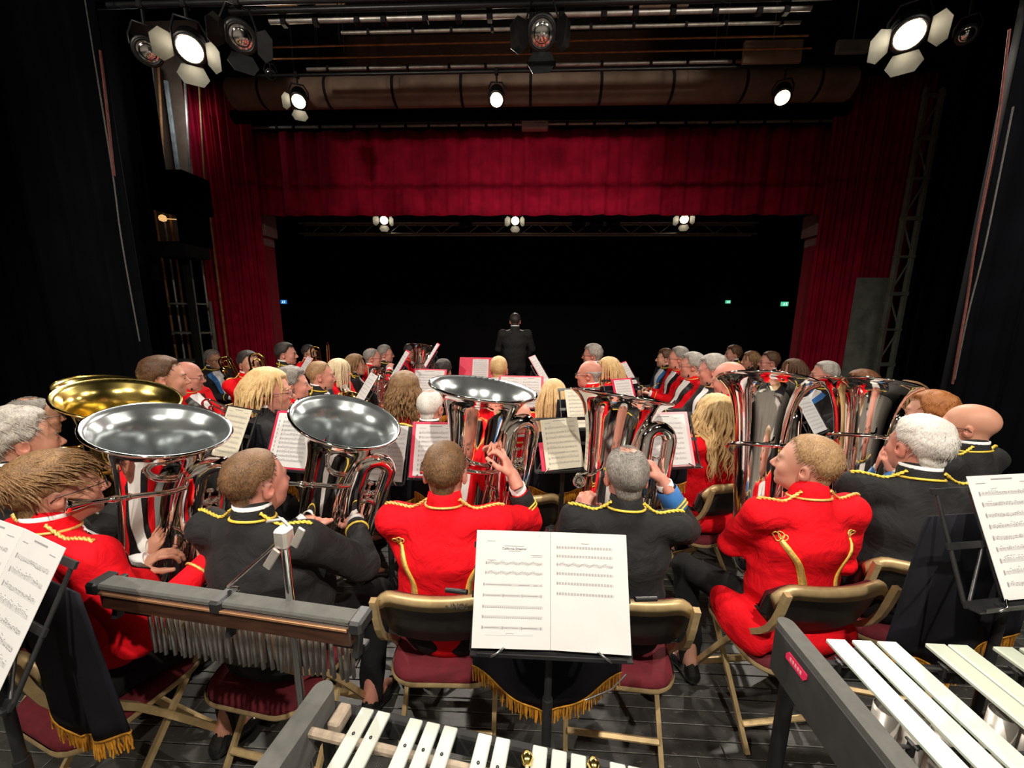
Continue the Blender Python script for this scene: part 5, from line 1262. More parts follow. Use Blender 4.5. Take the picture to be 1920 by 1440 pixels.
# ---------------------------------------------------------------- the band
D2R = math.radians
SEATS = {}
HC_Z = 1.222
def place(key, px, py, Z, face, label, chair_lb=None, text=False, sc=None, lhw=None, rhw=None, lean=0, stand=False, chair_off=(0, 0), **kw):
    H = at(px, py, Z); f = D2R(face); s = sc or (H.z/1.61 if stand else min(1.10, max(.90, (H.z-.545)/.67)))
    if not stand: kw['hip'] = .545/s; kw['seat'] = .448/s
    ho = kw.get('head_off', (0, 0, 0)); off = Vector((ho[0]*s, (.005+math.sin(D2R(lean))*.68+ho[1])*s, 0)); off.rotate(Euler((0, 0, f))); pos = (H.x-off.x, H.y-off.y)
    inv = (Matrix.Translation(Vector((pos[0], pos[1], 0))) @ Matrix.Rotation(f, 4, 'Z') @ Matrix.Scale(s, 4)).inverted()
    if lhw is not None: kw['lh'] = tuple(inv @ Vector(lhw))
    if rhw is not None: kw['rh'] = tuple(inv @ Vector(rhw))
    if kw.get('relb') is not None: kw['relb'] = tuple(inv @ Vector(kw['relb']))
    for k in ('lhd', 'rhd', 'lpalm', 'rpalm', 'lpolew', 'rpolew'):
        if k+'_w' in kw: kw[k] = tuple(inv.to_3x3() @ Vector(kw.pop(k+'_w')))
    P = person(pos, f, label, scale=s, lean=lean, stand=stand, **kw)
    if chair_lb:
        c = Vector((chair_off[0], chair_off[1]+.035, 0)); c.rotate(Euler((0, 0, f))); chair((pos[0]+c.x, pos[1]+c.y), f, chair_lb, text=text)
    SEATS[key] = (pos, f, s, inv.inverted()); return P
def L2W(key, p): return SEATS[key][3] @ Vector(p)
# ---- silver and gold basses
T1 = tuba('silver_bass', at(305, 801, 1.40), at(283, 985, 1.50), 'silver bass held by the young player in glasses, bell tipped open towards the percussion', side=-1, roll=.15, R=.205, zl=-.19)
T2 = tuba('silver_bass', at(652, 786, 1.60), at(604, 955, 1.73), 'silver bass leaning over beside the short haired player in black, mouthpiece off his lips', side=-1, roll=.1, zl=-.235)
T3 = tuba('silver_bass', at(907, 726, 1.60), at(886, 880, 1.67), 'silver bass gripped by the cropped player in a plain red jacket', side=-1, roll=.42, R=.222)
T4 = tuba('silver_bass', at(1164, 742, 1.72), at(1140, 880, 1.72), 'silver bass held by the balding player in black with a blue cuff', side=-1, roll=.42, lp=[(-.06, .085, -.40), (-.108, .0, -.385), (-.115, -.06, -.375), (-.115, -.12, -.37), (-.112, -.16, -.368)], R=.22)
T5 = tuba('silver_bass', at(1435, 714, 1.84), at(1416, 900, 1.78), 'silver bass at the lips of the fair haired player in the braided red jacket', side=1, roll=1.5, R=.205)
T6 = tuba('silver_bass', at(1626, 721, 1.98), at(1602, 890, 1.95), 'silver bass held by the white haired player in black with a white shirt cuff', side=1, roll=1.5, R=.20, zl=-.285)
TG1 = tuba('brass_bass', at(226, 745, 1.78), at(218, 900, 1.90), 'gold bass with its bell overlapping the other gold bass', side=-1, body='brass', inner='brass_in', group='gold basses')
TG2 = tuba('brass_bass', at(196, 727, 2.34), at(192, 880, 2.48), 'gold bass standing furthest from the silver basses, bell half hidden', side=-1, body='brass', inner='brass_in', group='gold basses')
FB = 'front row bass players'
place('A1', 106, 918, 1.2, -16, 'young person with swept fair brown hair and glasses, red jacket, playing a silver bass', 'gold folding chair under the young player in glasses', near=True, hair='swept', hc='mouse', skin=0, glasses=True, head_pitch=4,
      lhw=at(255, 1060, 1.42), rhw=at(392, 1050, 1.34), rhd_w=at(400, 950, 1.40)-at(385, 1040, 1.36), rpalm_w=(-.3, 1, .2), rpole=(.3, -.5, -.8), bulk=1.12, sleeve_r=.95, group=FB, lapel='black_satin', head_yaw=-16, legs=(.30, .30), tuck=.16)
place('A2', 482, 905, 1.3, -8, 'person with cropped brown hair in a black braided jacket beside the bar chimes', 'gold folding chair under the cropped player in black', near=True, jk='jk_dark', trim='yellow_braid', hair='crop', hc='buzz', skin=1, head_yaw=-14, head_pitch=2,
      lhw=at(560, 985, 1.62), rhw=at(668, 985, 1.62), rpole=(.9, -.3, -.7), bulk=1.22, wide=1.04, group=FB, legs=(.30, .30), tuck=.16)
place('A3', 835, 886, 1.4, 2, 'person with a cropped head in a red jacket with a black cuff, seen from behind', 'gold folding chair with stencilled rail under the cropped player in red', text=True, near=True, hair='crop', hc='buzz', skin=1,
      lhw=at(860, 960, 1.68), relb=at(1006, 985, 1.66), rhw=at(962, 892, 1.53), rhd_w=at(938, 838, 1.56)-at(960, 890, 1.53), rpalm_w=(-1, .3, 0), rpole=(.45, -.25, -1), white_collar=False, sleeve_r=.62, cuffs={'r': 'jk_dark'}, bulk=1.18, wide=1.03, group=FB, back_braid=[[(-.17, .95), (-.13, .86), (-.105, .76), (-.11, .66), (-.10, .56)], [(.17, .95), (.13, .86), (.105, .76), (.11, .66), (.10, .56)]], legs=(.30, .30), tuck=.16)
place('A4', 1173, 905, 1.4, -4, 'person with thinning grey hair in a black braided jacket with a blue cuff', 'gold folding chair under the balding player in black', near=True, jk='jk_dark', trim='yellow_braid', hair='thin', hc='saltp', skin=1, head_pitch=0,
      lhw=at(1085, 968, 1.6), relb=at(1300, 1000, 1.70), rhw=at(1243, 902, 1.56), rhd_w=at(1212, 850, 1.60)-at(1238, 895, 1.56), rpalm_w=(-.8, .5, 0), rpole=(.6, -.3, -1), white_collar=False, sleeve_r=.80, cuffs={'r': 'blue_sash', 'l': 'blue_sash'}, bulk=1.05, wide=1.0, group=FB, legs=(.30, .30), tuck=.16)
place('A5', 1512, 872, 1.46, 8, 'person with short ginger blond hair in a red tail jacket with two gold back braids', 'gold folding chair turned beneath the red tail jacket', near=True, hair='crop', hc='sandy', skin=3, head_yaw=36, head_pitch=6,
      lhw=at(1405, 985, 1.80), rhw=at(1480, 960, 1.78), lpole=(-.9, -.3, -.5), white_collar=False, bulk=1.04, skirt=True, group=FB, back_braid=[[(-.145, .93), (-.10, .86), (-.065, .76), (-.065, .66), (-.06, .57)], [(.15, .93), (.11, .86), (.085, .76), (.085, .66), (.08, .57)]], legs=(.30, .30), tuck=.16)
place('A6', 1722, 838, 1.56, -10, 'person with thick white hair in a black jacket with a gold collar line', 'gold folding chair under the white haired player in black', near=True, jk='jk_dark', trim='yellow_braid', hair='short', hc='white', skin=1, head_yaw=8,
      lhw=at(1688, 893, 1.82), lhd_w=at(1655, 828, 1.9)-at(1680, 880, 1.84), lpalm_w=(.6, .8, 0), lpole=(-.8, -.5, -.8), rhw=at(1640, 960, 1.95), sleeve_l=.86, cuffs={'l': 'blue_sash'}, bulk=1.16, group=FB, legs=(.30, .30), tuck=.16)
place('A7', 1814, 800, 1.95, 20, 'bald person with glasses in a black jacket with yellow braid behind the white haired player', 'gold folding chair under the bald player in glasses and black', near=True, jk='jk_dark', trim='yellow_braid', hair=None, hc='grey', skin=0, glasses=True, bulk=1.12, group='horn players by the black wing', lapel='blue_sash', head_yaw=18, legs=(.06, .06), tuck=.12)
place('A8', 1742, 775, 2.2, 50, 'young ginger haired person in black beside the tall silver bass bell', 'gold folding chair under the ginger haired player', jk='jk_dark', trim='yellow_braid', hair='full', hc='ginger', skin=3, head_yaw=-8, bulk=.95, group='horn players by the black wing', lapel='blue_sash', legs=(.06, .06), tuck=.12)
place('L1', 36, 828, 1.5, -22, 'grey haired person in a black jacket behind the young player, playing a gold bass', 'gold folding chair under the grey haired gold bass player', near=True, jk='jk_dark', trim='yellow_braid', hair='full', hc='grey', skin=0, lhw=at(185, 880, 1.8), rhw=at(240, 930, 1.75), bulk=1.1, group='gold bass players', legs=(.30, .30), tuck=.16)
place('L2', 66, 788, 2.08, -28, 'person with receding dark hair and glasses playing the further gold bass', 'gold folding chair under the further gold bass player', near=True, jk='jk_dark', trim='yellow_braid', hair='thin', hc='saltp', skin=2, glasses=True, lhw=at(165, 850, 2.32), rhw=at(200, 880, 2.32), bulk=1.08, group='gold bass players', legs=(.30, .30), tuck=.16)
# ---- trombone side
TB = 'trombone side players'; HP = 'horn and euphonium players'
HOLD = dict(lh=(-.10, .30, .80), rh=(.10, .30, .80))
PLAY = dict(lh=(-.06, .28, 1.02), rh=(.05, .34, .98))
place('L3', 308, 707, 2.55, -52, 'young dark haired person in black nearest the frayed black leg', head_yaw=8, chair_lb='folding chair under the young dark haired player by the black leg', hair='short', hc='brown', skin=0, group=TB, lapel='blue_sash', jk='jk_dark', trim='yellow_braid')
place('L4', 353, 706, 3.15, -78, 'bald person with glasses in a red jacket looking down beside the young dark haired player', head_yaw=14, chair_lb='folding chair under the bald trombonist in red', hair='fringe_bald', hc='brown', skin=1, glasses=True, head_pitch=-6, bulk=1.12, group=TB, lapel='black_satin', lh=(-.02, .34, .74), rh=(.10, .34, .72))
place('L5', 400, 676, 4.65, -100, 'grey haired person with dark glasses holding a large gold bass trombone upright', 'folding chair under the bass trombonist', jk='jk_dark', trim='yellow_braid', hair='short', hc='saltp', skin=2, glasses=True, group=TB, lapel='blue_sash', **HOLD)
place('L6', 467, 683, 3.8, -102, 'person in red with face half hidden by a gold trombone', 'folding chair under the trombonist in red by the leg curtain', hair='short', hc='dark', skin=2, group=TB, lapel='black_satin', **PLAY, head_yaw=-8)
place('L7', 537, 664, 4.55, -72, 'dark haired person in black with a blue sash before the red column', 'folding chair under the dark haired player before the red column', jk='jk_dark', trim='yellow_braid', hair='short', hc='dark', skin=1, group=TB, lapel='blue_sash')
place('L8', 580, 663, 5.5, -95, 'dark haired person in red playing a small gold instrument against the dark hall', 'folding chair under the player in red next to the red column', hair='short', hc='dark', skin=0, glasses=True, group=TB, **PLAY)
place('M1', 507, 735, 2.3, -66, 'person with a blond bob and glasses in a plain dark jacket', 'folding chair under the player with the blond bob', jk='jk_dark', trim=None, collar_gold=False, hair='bob', hc='blond', skin=1, fem=True, glasses=True, group=HP)
place('M2', 549, 722, 2.78, -72, 'person with curly grey brown hair in red beyond the blond bob', head_yaw=14, chair_lb='folding chair under the curly grey haired player', hair='full', hc='saltp', skin=1, group=HP, lapel='black_satin')
place('M3', 602, 705, 3.26, -76, 'person with cropped sandy hair in black with yellow shoulder cord and blue sash', head_yaw=15, chair_lb='folding chair under the sandy haired player with blue sash', jk='jk_dark', trim='yellow_braid', hair='crop', hc='sandy', skin=1, group=HP, lapel='blue_sash', bulk=1.1, **HOLD)
place('M4', 638, 703, 3.84, -92, 'person with long pale blond hair and open red jacket', head_yaw=8, chair_lb='folding chair under the pale blond player in red', hair='long', hc='paleb', skin=3, fem=True, group=HP, lapel='black_satin')
place('M5', 668, 685, 4.25, -64, 'person with chin length brown hair in dark jacket holding a silver horn bell up', 'folding chair under the brown haired horn player', jk='jk_dark', trim='yellow_braid', hair='bob', hc='mouse', skin=0, fem=True, group=HP, **HOLD)
place('M6', 699, 671, 4.75, -80, 'person with receding hair and glasses in red, hand near the chin', head_yaw=10, chair_lb='folding chair under the receding haired player in red', hair='thin', hc='saltp', skin=1, glasses=True, group=HP, lapel='black_satin', rh=(.05, .22, 1.08), rpole=(.6, .1, -.9))
place('M7', 723, 664, 5.25, -87, 'person with short hair and glasses wearing a blue sash beyond the receding haired player', head_yaw=10, chair_lb='folding chair under the player with blue sash in the far row', jk='jk_dark', trim='yellow_braid', hair='short', hc='saltp', skin=1, glasses=True, group=HP, lapel='blue_sash')
place('M8', 769, 670, 5.8, -92, 'dark haired person in red bending over a dark silver bass against the hall', 'folding chair under the bending player in red', hair='short', hc='dark', skin=2, head_pitch=-20, group=HP, lapel='black_satin', **HOLD)
place('M9', 760, 733, 2.8, -8, 'person with long brown curls over a red jacket, seen from behind', 'folding chair under the player with long brown curls', hair='curly', hc='mouse', skin=0, fem=True, group='middle rows seen from behind', legs=(.06, .06), tuck=.12)
place('M10', 808, 770, 2.38, -10, 'person with thin white hair and pink scalp in black, seen from behind', 'folding chair under the thin white haired player', jk='jk_dark', trim='yellow_braid', hair='thin', hc='white', skin=1, glasses=True, head_yaw=0, group='middle rows seen from behind', legs=(.06, .06), tuck=.12)
place('M11', 832, 700, 3.9, -10, 'person with black hair mostly hidden behind a music stand', 'folding chair under the black haired player behind the stands', hair='full', hc='dark', skin=0, group='middle rows seen from behind')
place('C1', 935, 694, 3.55, 0, 'person with very short blond hair in red facing the conductor', 'folding chair under the short blond player facing the conductor', hair='crop', hc='blond', skin=1, group='middle rows seen from behind')
place('C2', 1037, 757, 2.75, 6, 'person with long straight blond hair in red, seen from behind', 'folding chair under the player with long straight blond hair', hair='long', hc='blond', skin=3, fem=True, group='middle rows seen from behind')
place('C3', 972, 792, 2.1, 8, 'bald person in red mostly hidden behind a silver bass bell', 'folding chair under the bald player hidden behind the silver bass', hair=None, hc='grey', skin=1, group='middle rows seen from behind', bulk=1.1, head_yaw=-8, legs=(.06, .06), tuck=.12)
# ---- cornet side
CS = 'cornet side players'
place('R1', 1110, 666, 4.75, 78, 'grey haired person with glasses beyond the bald cornet player', 'folding chair under the grey haired player near the conductor', jk='jk_dark', trim='yellow_braid', hair='full', hc='grey', skin=1, glasses=True, group=CS)
place('R2', 1104, 702, 3.4, 70, 'bald person with glasses in red holding a cornet near the middle', 'folding chair under the bald cornet player in red', hair='fringe_bald', hc='grey', skin=1, glasses=True, group=CS, bulk=1.08, rh=(.02, .34, .80), lh=(-.06, .36, .80))
place('R3', 1139, 693, 3.95, 74, 'person with straight blond hair and glasses in red beside the bald cornet player', 'folding chair under the blond player in glasses', hair='long', hc='blond', skin=3, fem=True, glasses=True, group=CS)
place('R4', 1246, 672, 5.05, 96, 'young dark haired person in blue at the end of the cornet row', head_yaw=-18, chair_lb='folding chair at the end of the cornet row', jk='jk_dark', trim='yellow_braid', hair='full', hc='brown', skin=3, group=CS, lapel='blue_sash', bulk=.95, **HOLD)
place('R5', 1271, 672, 4.5, 92, 'person with grey brown hair and thin glasses in red, beside the youth in blue', head_yaw=-18, chair_lb='folding chair next to the end of the cornet row', hair='short', hc='saltp', skin=1, glasses=True, group=CS, lapel='black_satin', **HOLD)
place('R6', 1296, 686, 3.92, 94, 'person with wavy grey hair and heavy glasses in red resting hands on knees', head_yaw=-20, chair_lb='folding chair under the wavy grey haired player in red', hair='full', hc='grey', skin=1, glasses=True, group=CS, lapel='black_satin', bulk=1.1)
place('R7', 1335, 695, 3.38, 80, 'person with short grey hair looking down over a cornet, white shirt showing', head_yaw=-16, chair_lb='folding chair under the grey haired player looking down', jk='jk_dark', trim='gold_braid', hair='full', hc='grey', skin=1, group=CS, head_pitch=-8, lapel='black_satin', lh=(-.05, .38, .76), rh=(.06, .38, .78))
place('R8', 1366, 712, 2.85, 76, 'bald person mostly hidden behind a silver bass bell on the cornet side', 'folding chair under the bald player on the cornet side', hair='fringe_bald', hc='grey', skin=1, group=CS, head_pitch=-14, head_yaw=-24)
place('R9', 1338, 785, 2.28, 24, 'person with very long wavy blond hair in red beside a silver bass', 'gold folding chair under the player with very long wavy blond hair', hair='long_wavy', hc='blond', skin=3, fem=True, group=CS, skirt=True, lh=(-.05, .32, .86), rh=(.06, .30, .84), legs=(.06, .06), tuck=.12)
place('R10', 1374, 664, 5.6, 94, 'young dark haired person with bow tie ending the outer row', head_yaw=-15, chair_lb='folding chair at the far end of the outer row', jk='jk_dark', trim='yellow_braid', hair='full', hc='brown', skin=3, bulk=.92, group=CS)
place('R11', 1406, 676, 5.1, 91, 'person with a brown bob in black beside the youth with bow tie', head_yaw=-12, chair_lb='folding chair under the player with the brown bob', jk='jk_dark', trim=None, collar_gold=False, hair='bob', hc='mouse', skin=0, fem=True, group=CS)
place('R12', 1442, 679, 4.6, 92, 'dark haired person with glasses, bow tie and gold trimmed black jacket', head_yaw=-18, chair_lb='folding chair under the dark haired player in bow tie', jk='jk_dark', trim='gold_braid', hair='short', hc='brown', skin=1, glasses=True, group=CS, lapel='blue_sash')
place('R13', 1484, 695, 4.08, 78, 'person with long dark brown hair in black looking up', head_yaw=-10, chair_lb='folding chair under the player with long dark brown hair', jk='jk_dark', trim=None, collar_gold=False, hair='long', hc='brown', skin=3, fem=True, head_pitch=8, group=CS)
place('R14', 1545, 703, 3.6, 80, 'grey haired person with dark glasses and a broad blue sash over black', head_yaw=-15, chair_lb='folding chair under the player with the broad blue sash', jk='jk_dark', trim='yellow_braid', hair='short', hc='grey', skin=1, glasses=True, group=CS, lapel='blue_sash', bulk=1.1)
place('R15', 1612, 722, 3.18, 58, 'person with short auburn hair in a short sleeved black top holding a cornet', 'folding chair under the auburn haired player', jk='jk_dark', trim=None, collar_gold=False, front='tee', short_sleeve=True, hair='bob', hc='auburn', skin=3, fem=True, group=CS, lh=(-.04, .40, .72), rh=(.07, .38, .74))
place('R16', 1692, 752, 2.52, 22, 'person with loose brown hair in a black top half hidden by a silver bass', 'folding chair under the player with loose brown hair', jk='jk_dark', trim=None, collar_gold=False, front='tee', hair='bob', hc='mouse', skin=3, fem=True, group=CS, head_yaw=18, legs=(.06, .06), tuck=.12)
place('CON', 966, 601, 5.9, 0, 'standing conductor in a long black coat with silver shoulder trim', None, stand=True, jk='jk_dark', trim=None, collar_gold=False, hair='thin', hc='dark', skin=1, lh=(-.16, .30, 1.02), rh=(.16, .30, 1.02), group='conductor', bulk=1.0, lpole=(-1, -.3, -.3), rpole=(1, -.3, -.3))
con = [o for o in bpy.data.objects if o.get('group') == 'conductor'][0]; del con['group']

for sx in (-1, 1):
    m = MB(); m.box((sx*.135, -.03, 1.455), (.13, .075, .012), Matrix.Rotation(sx*.30, 3, 'Y'), bev=.004); m.build('epaulette', M['galv'], con)
# ---------------------------------------------------------------- music stands of the band
def stand_at(px, py, Z, rz, label, seed, banner=True, **kw):
    p = at(px, py, Z); return stand((p.x, p.y), D2R(rz), p.z, label, banner, seed=seed, **kw)
FA = 'music stands in front of the basses'
s = stand_at(545, 880, 1.70, -8, 'black stand before the cropped bass player in black', 1, group=FA, w=.30)
music_on(s, 'open red folder with two white music sheets, beside the leaning silver bass', 1, 'folder_red', w=.175, h=.238, xoff=-.013, seed=11, lines=10, cat='music folder', name='music_folder')
r_ = bpy.data.objects[-1]
mf = [o for o in bpy.data.objects if o.name.startswith('music_folder') and o.parent is None][-1]
c = MB(); c.box((.0, .124, -.0035), (.27, .255, .003), bev=.001); c.build('folder_back', M['folder_red'], mf)
page(mf, Matrix.Translation((-.118, .009, .0025)), .105, .234, M['paper'], 40, 10, notes=True)
page(mf, Matrix.Translation((.080, .079, .0025)), .035, .13, M['paper'], 41, 10, notes=False)
s = stand_at(718, 905, 1.92, -4, 'black stand seen through the loop of the leaning silver bass', 2, group=FA, w=.22)
music_on(s, 'cream and white music sheets seen through the loop of the leaning silver bass', 2, None, w=.102, h=.28, seed=13, lines=10, m='paper', group='plain sheets')
s = stand_at(812, 896, 1.78, 2, 'black stand before the cropped bass player in red', 3, group=FA, w=.24)
music_on(s, 'red topped folder of white music behind the cropped head in red', 1, 'folder_red', w=.19, h=.24, seed=15, lines=9, cat='music folder', name='music_folder')
s = stand_at(1060, 882, 1.86, 10, 'black stand between two silver basses carrying cream music', 4, group=FA, w=.30)
music_on(s, 'yellowed cream music sheet between two silver basses', 1, None, w=.19, h=.245, m='paper_cream', seed=17, lines=8, rotz=.06)
mf = [o for o in bpy.data.objects if o.name.startswith('sheet_music') and o.parent is None][-1]
c = MB(); c.box((-.085, .07, -.006), (.06, .14, .003), Matrix.Rotation(.0, 3, 'Z'), bev=.001); c.build('red_cover', M['folder_red'], mf)
s = stand_at(1095, 804, 2.36, 14, 'black stand beyond the yellowed music sheet', 5, group=FA, w=.28)
music_on(s, 'tall cream music sheet beyond the yellowed one', 1, None, w=.20, h=.24, m='paper_cream', seed=19, lines=8)
s = stand_at(1252, 876, 1.80, 10, 'black stand beside the long wavy blond hair', 6, group=FA, w=.34)
music_on(s, 'pink edged folder of white music beside the long wavy blond hair', 1, 'folder_pink', w=.24, h=.24, seed=21, lines=8, cat='music folder', name='music_folder', dense=.5)
s = stand_at(420, 862, 1.85, -22, 'black stand half hidden by the bell nearest the young player', 7, group=FA, w=.26)
music_on(s, 'cream music sheet half hidden by the bell of the young player', 1, None, w=.19, h=.245, m='paper_cream', seed=23, lines=8)
FM = 'music stands in the middle of the band'
s = stand_at(895, 716, 4.6, 0, 'black stand with a red folder before the short blond player', 8, group=FM, dh=.17, w=.36)
music_on(s, 'red folder with one narrow sheet before the conductor', 1, 'folder_red', w=.195, h=.275, xoff=.03, seed=25, cat='music folder', name='music_folder')
mf = [o for o in bpy.data.objects if o.name.startswith('music_folder') and o.parent is None][-1]
c = MB(); c.box((0, .148, -.0045), (.46, .312, .003), bev=.001); c.build('folder_back', M['folder_red'], mf)
s = stand_at(975, 766, 2.9, -2, 'black stand with a wide red folder behind the silver bass bell', 9, group=FM, dh=.17, w=.36)
music_on(s, 'wide red folder with two white pages behind the silver bass bell', 2, 'folder_red', w=.155, h=.235, seed=27, cat='music folder', name='music_folder')
s = stand_at(800, 752, 3.35, -4, 'black stand before the thin white haired player', 10, group=FM, dh=.17, w=.36)
music_on(s, 'red edged folder of white music beyond the thin white hair', 1, 'folder_red', w=.27, h=.27, seed=29, cat='music folder', name='music_folder')
for i, (px, py, Z, rz, lb, lb2, fd) in enumerate((
    (1024, 716, 3.78, 75, 'black stand turned edge on beside the conductor', 'pink edged folder turned edge on beside the conductor', 'folder_pink'),
    (1190, 722, 4.3, 60, 'black stand turned edge on beside the blond player in glasses', 'red folder turned edge on beside the blond player in glasses', 'folder_red'),
    (1538, 812, 2.82, 36, 'black stand turned edge on before the broad blue sash', 'long strip of white music turned edge on before the broad blue sash', None),
    (668, 764, 2.85, -56, 'black stand turned edge on beside the upright horn bell', 'white music turned edge on beside the upright horn bell', None),
    (735, 712, 3.35, -64, 'black stand turned edge on above the long brown curls', 'red folder turned edge on above the long brown curls', 'folder_red'),
    (797, 688, 4.1, -70, 'black stand turned edge on below the bending player', 'red folder turned edge on below the bending player', 'folder_red'),
    (552, 722, 3.52, -50, 'black stand turned edge on beside the dark haired player with blue sash', 'pink folder turned edge on beside the dark haired player with blue sash', 'folder_pink'))):
    s = stand_at(px, py, Z, rz, lb, 20+i, group='stands turned edge on', tilt=32, dh=.20, w=.36)
    music_on(s, lb2, 1, fd, w=.21 if fd else .24, h=.27, seed=31+i, cat='music folder' if fd else 'sheet music', name='music_folder' if fd else 'sheet_music', lines=8)
s = stand_at(1174, 752, 2.95, 26, 'black stand carrying a small white page above the silver bass rim', 30, group=FM, dh=.17, w=.36)
music_on(s, 'small white page with a red top above the silver bass rim', 1, 'folder_red', w=.16, h=.16, seed=45, lines=6)
# ---------------------------------------------------------------- smaller brass held by the players
def dirw(key, d): return SEATS[key][3].to_3x3() @ Vector(d)
def hold_cornet(key, p, d, up, label, body='silver'): cornet('cornet', L2W(key, p), dirw(key, d), dirw(key, up), label, body)
hold_cornet('R2', (0, .38, .84), (.15, .85, -.5), (0, .5, 1), 'gold cornet held by the bald player in red', 'brass')
hold_cornet('R4', (0, .38, .82), (.1, .6, .8), (0, -.8, .6), 'silver cornet standing on the knee of the youth in blue')
hold_cornet('R5', (0, .38, .80), (0, .8, -.6), (0, .6, .8), 'gold cornet held low by the player with thin glasses', 'brass')
hold_cornet('R6', (.02, .40, .76), (.2, .8, .3), (0, -.3, 1), 'gold cornet resting against the red jacket with heavy glasses', 'brass')
hold_cornet('R7', (0, .44, .80), (0, .8, -.6), (0, .6, .8), 'silver cornet held low by the player looking down')
hold_cornet('R9', (0, .40, .92), (-.1, .9, .1), (0, 0, 1), 'silver flugel horn in front of the very long wavy hair')
hold_cornet('R15', (0, .46, .76), (.2, .9, -.3), (0, .4, 1), 'silver cornet held by the auburn haired player')
hold_cornet('R14', (.05, .34, .70), (.1, .7, .5), (0, -.5, 1), 'gold cornet on the knee of the player with broad blue sash', 'brass')
def trom_px(name, top, bot, label, side=1, **kw):
    a, b = at(*top), at(*bot); d = (b-a).normalized(); c = a+d*.36; v = c-Vector((0, 0, CAMH)); x = d.cross(v).normalized()*side
    trombone(name, c, d, x, label, **kw)
trom_px('bass_trombone', (408, 672, 4.25), (458, 775, 4.05), 'large gold bass trombone with twin valve loops, slide pointing down')
trom_px('trombone', (466, 664, 3.52), (484, 742, 3.42), 'gold trombone raised before the face of the player in red')
trom_px('trombone', (582, 650, 5.15), (592, 712, 5.05), 'gold trombone of the player in red against the dark hall')
p = at(621, 690, 5.0); trombone('trombone', (p.x, p.y, p.z-.33), (.03, .0, 1), (1, .2, 0), 'upright gold trombone slide peeping above the pale blond hair')
trombone('trombone', L2W('L4', (.02, .40, .78)), dirw('L4', (-.1, .8, -.55)), dirw('L4', (.3, .5, .8)), 'silver trombone resting across the knees of the bald trombonist', 'silver')
tuba('tenor_horn', at(703, 690, 3.85), at(690, 770, 3.77), 'silver tenor horn with its bell turned up beside the brown haired player', 'tenor horn', 'tenor horns and euphoniums', scale=.46, roll=.3)
tuba('euphonium', at(664, 748, 2.95), at(640, 805, 3.02), 'gold lined euphonium bell tipped forward before the sandy haired player', 'euphonium', 'tenor horns and euphoniums', scale=.55, body='silver', inner='rose_brass', roll=.5)
tuba('tenor_horn', at(724, 712, 4.2), at(702, 760, 4.15), 'silver tenor horn lying lower than the turned up one', 'tenor horn', 'tenor horns and euphoniums', scale=.46, roll=-.4)
tuba('silver_bass', at(793, 649, 5.45), at(784, 715, 5.40), 'dark silver bass standing before the bending player in red', 'tuba', None, scale=.85, roll=.2)
tuba('tenor_horn', L2W('M2', (.06, .36, .98)), L2W('M2', (.0, .34, .6)), 'silver tenor horn on the lap of the curly grey haired player', 'tenor horn', 'tenor horns and euphoniums', scale=.46)
# ---------------------------------------------------------------- percussion stands
PS = 'percussion music stands'
lipc = at(1032, 1223, 1.035)
s = stand((lipc.x, lipc.y), D2R(0), lipc.z, 'black stand with fringed banner carrying the wide open percussion part', True, w=.44, tilt=25, group=PS, bdrop=(.205, .375), seed=51, dh=.26)
mu = music_on(s, 'open two page percussion part with title, nearest the glockenspiel', 2, None, w=.212, h=.297, seed=52, cat='sheet music', notes=False)
pages = [o for o in mu.children]
def staff(mb, F, x0, x1, yb, sp, kind, rg):
    def q(xa, ya, xb, yb_): mb.add([F @ Vector(p) for p in ((xa, ya, .0006), (xb, ya, .0006), (xb, yb_, .0006), (xa, yb_, .0006))], [(0, 1, 2, 3)], False)
    for k in range(5): q(x0, yb+k*sp, x1, yb+k*sp+.00022)
    q(x0+.001, yb-.0012, x0+.0026, yb+5.2*sp); q(x0+.0026, yb+sp, x0+.0042, yb+3*sp)
    x = x0+.008; i = 0
    while x < x1-.003:
        if kind == 'run': y = 1.0+2.4*math.sin(i*.9)+rg.uniform(-.3, .3); q(x, yb+y*sp, x+.0021, yb+(y+1)*sp); q(x+.0017, yb+y*sp, x+.0021, yb+(y+3)*sp); (i % 4 != 3) and q(x+.0017, yb+(y+2.6)*sp, x+.0048, yb+(y+3.1)*sp); x += .0042
        elif kind == 'chord': [q(x, yb+y*sp, x+.0022, yb+(y+.8)*sp) for y in (.3, 1.8, 3.2)]; q(x+.0018, yb, x+.0022, yb+5*sp); x += .0082
        elif kind == 'rest': q(x, yb+1.6*sp, x+.040, yb+2.5*sp); x += .052; q(x-.008, yb, x-.0076, yb+4*sp); q(x-.004, yb-.6*sp, x-.002, yb+4.6*sp)
        elif kind == 'beat': q(x, yb-.2*sp, x+.0022, yb+.8*sp); q(x+.0018, yb+.2*sp, x+.0022, yb+3.2*sp); x += .0058
        elif kind == 'bar': q(x, yb+1.5*sp, x+(x1-x)*.45, yb+2.3*sp); x += (x1-x)*.55+.004
        i += 1
rg = random.Random(5)
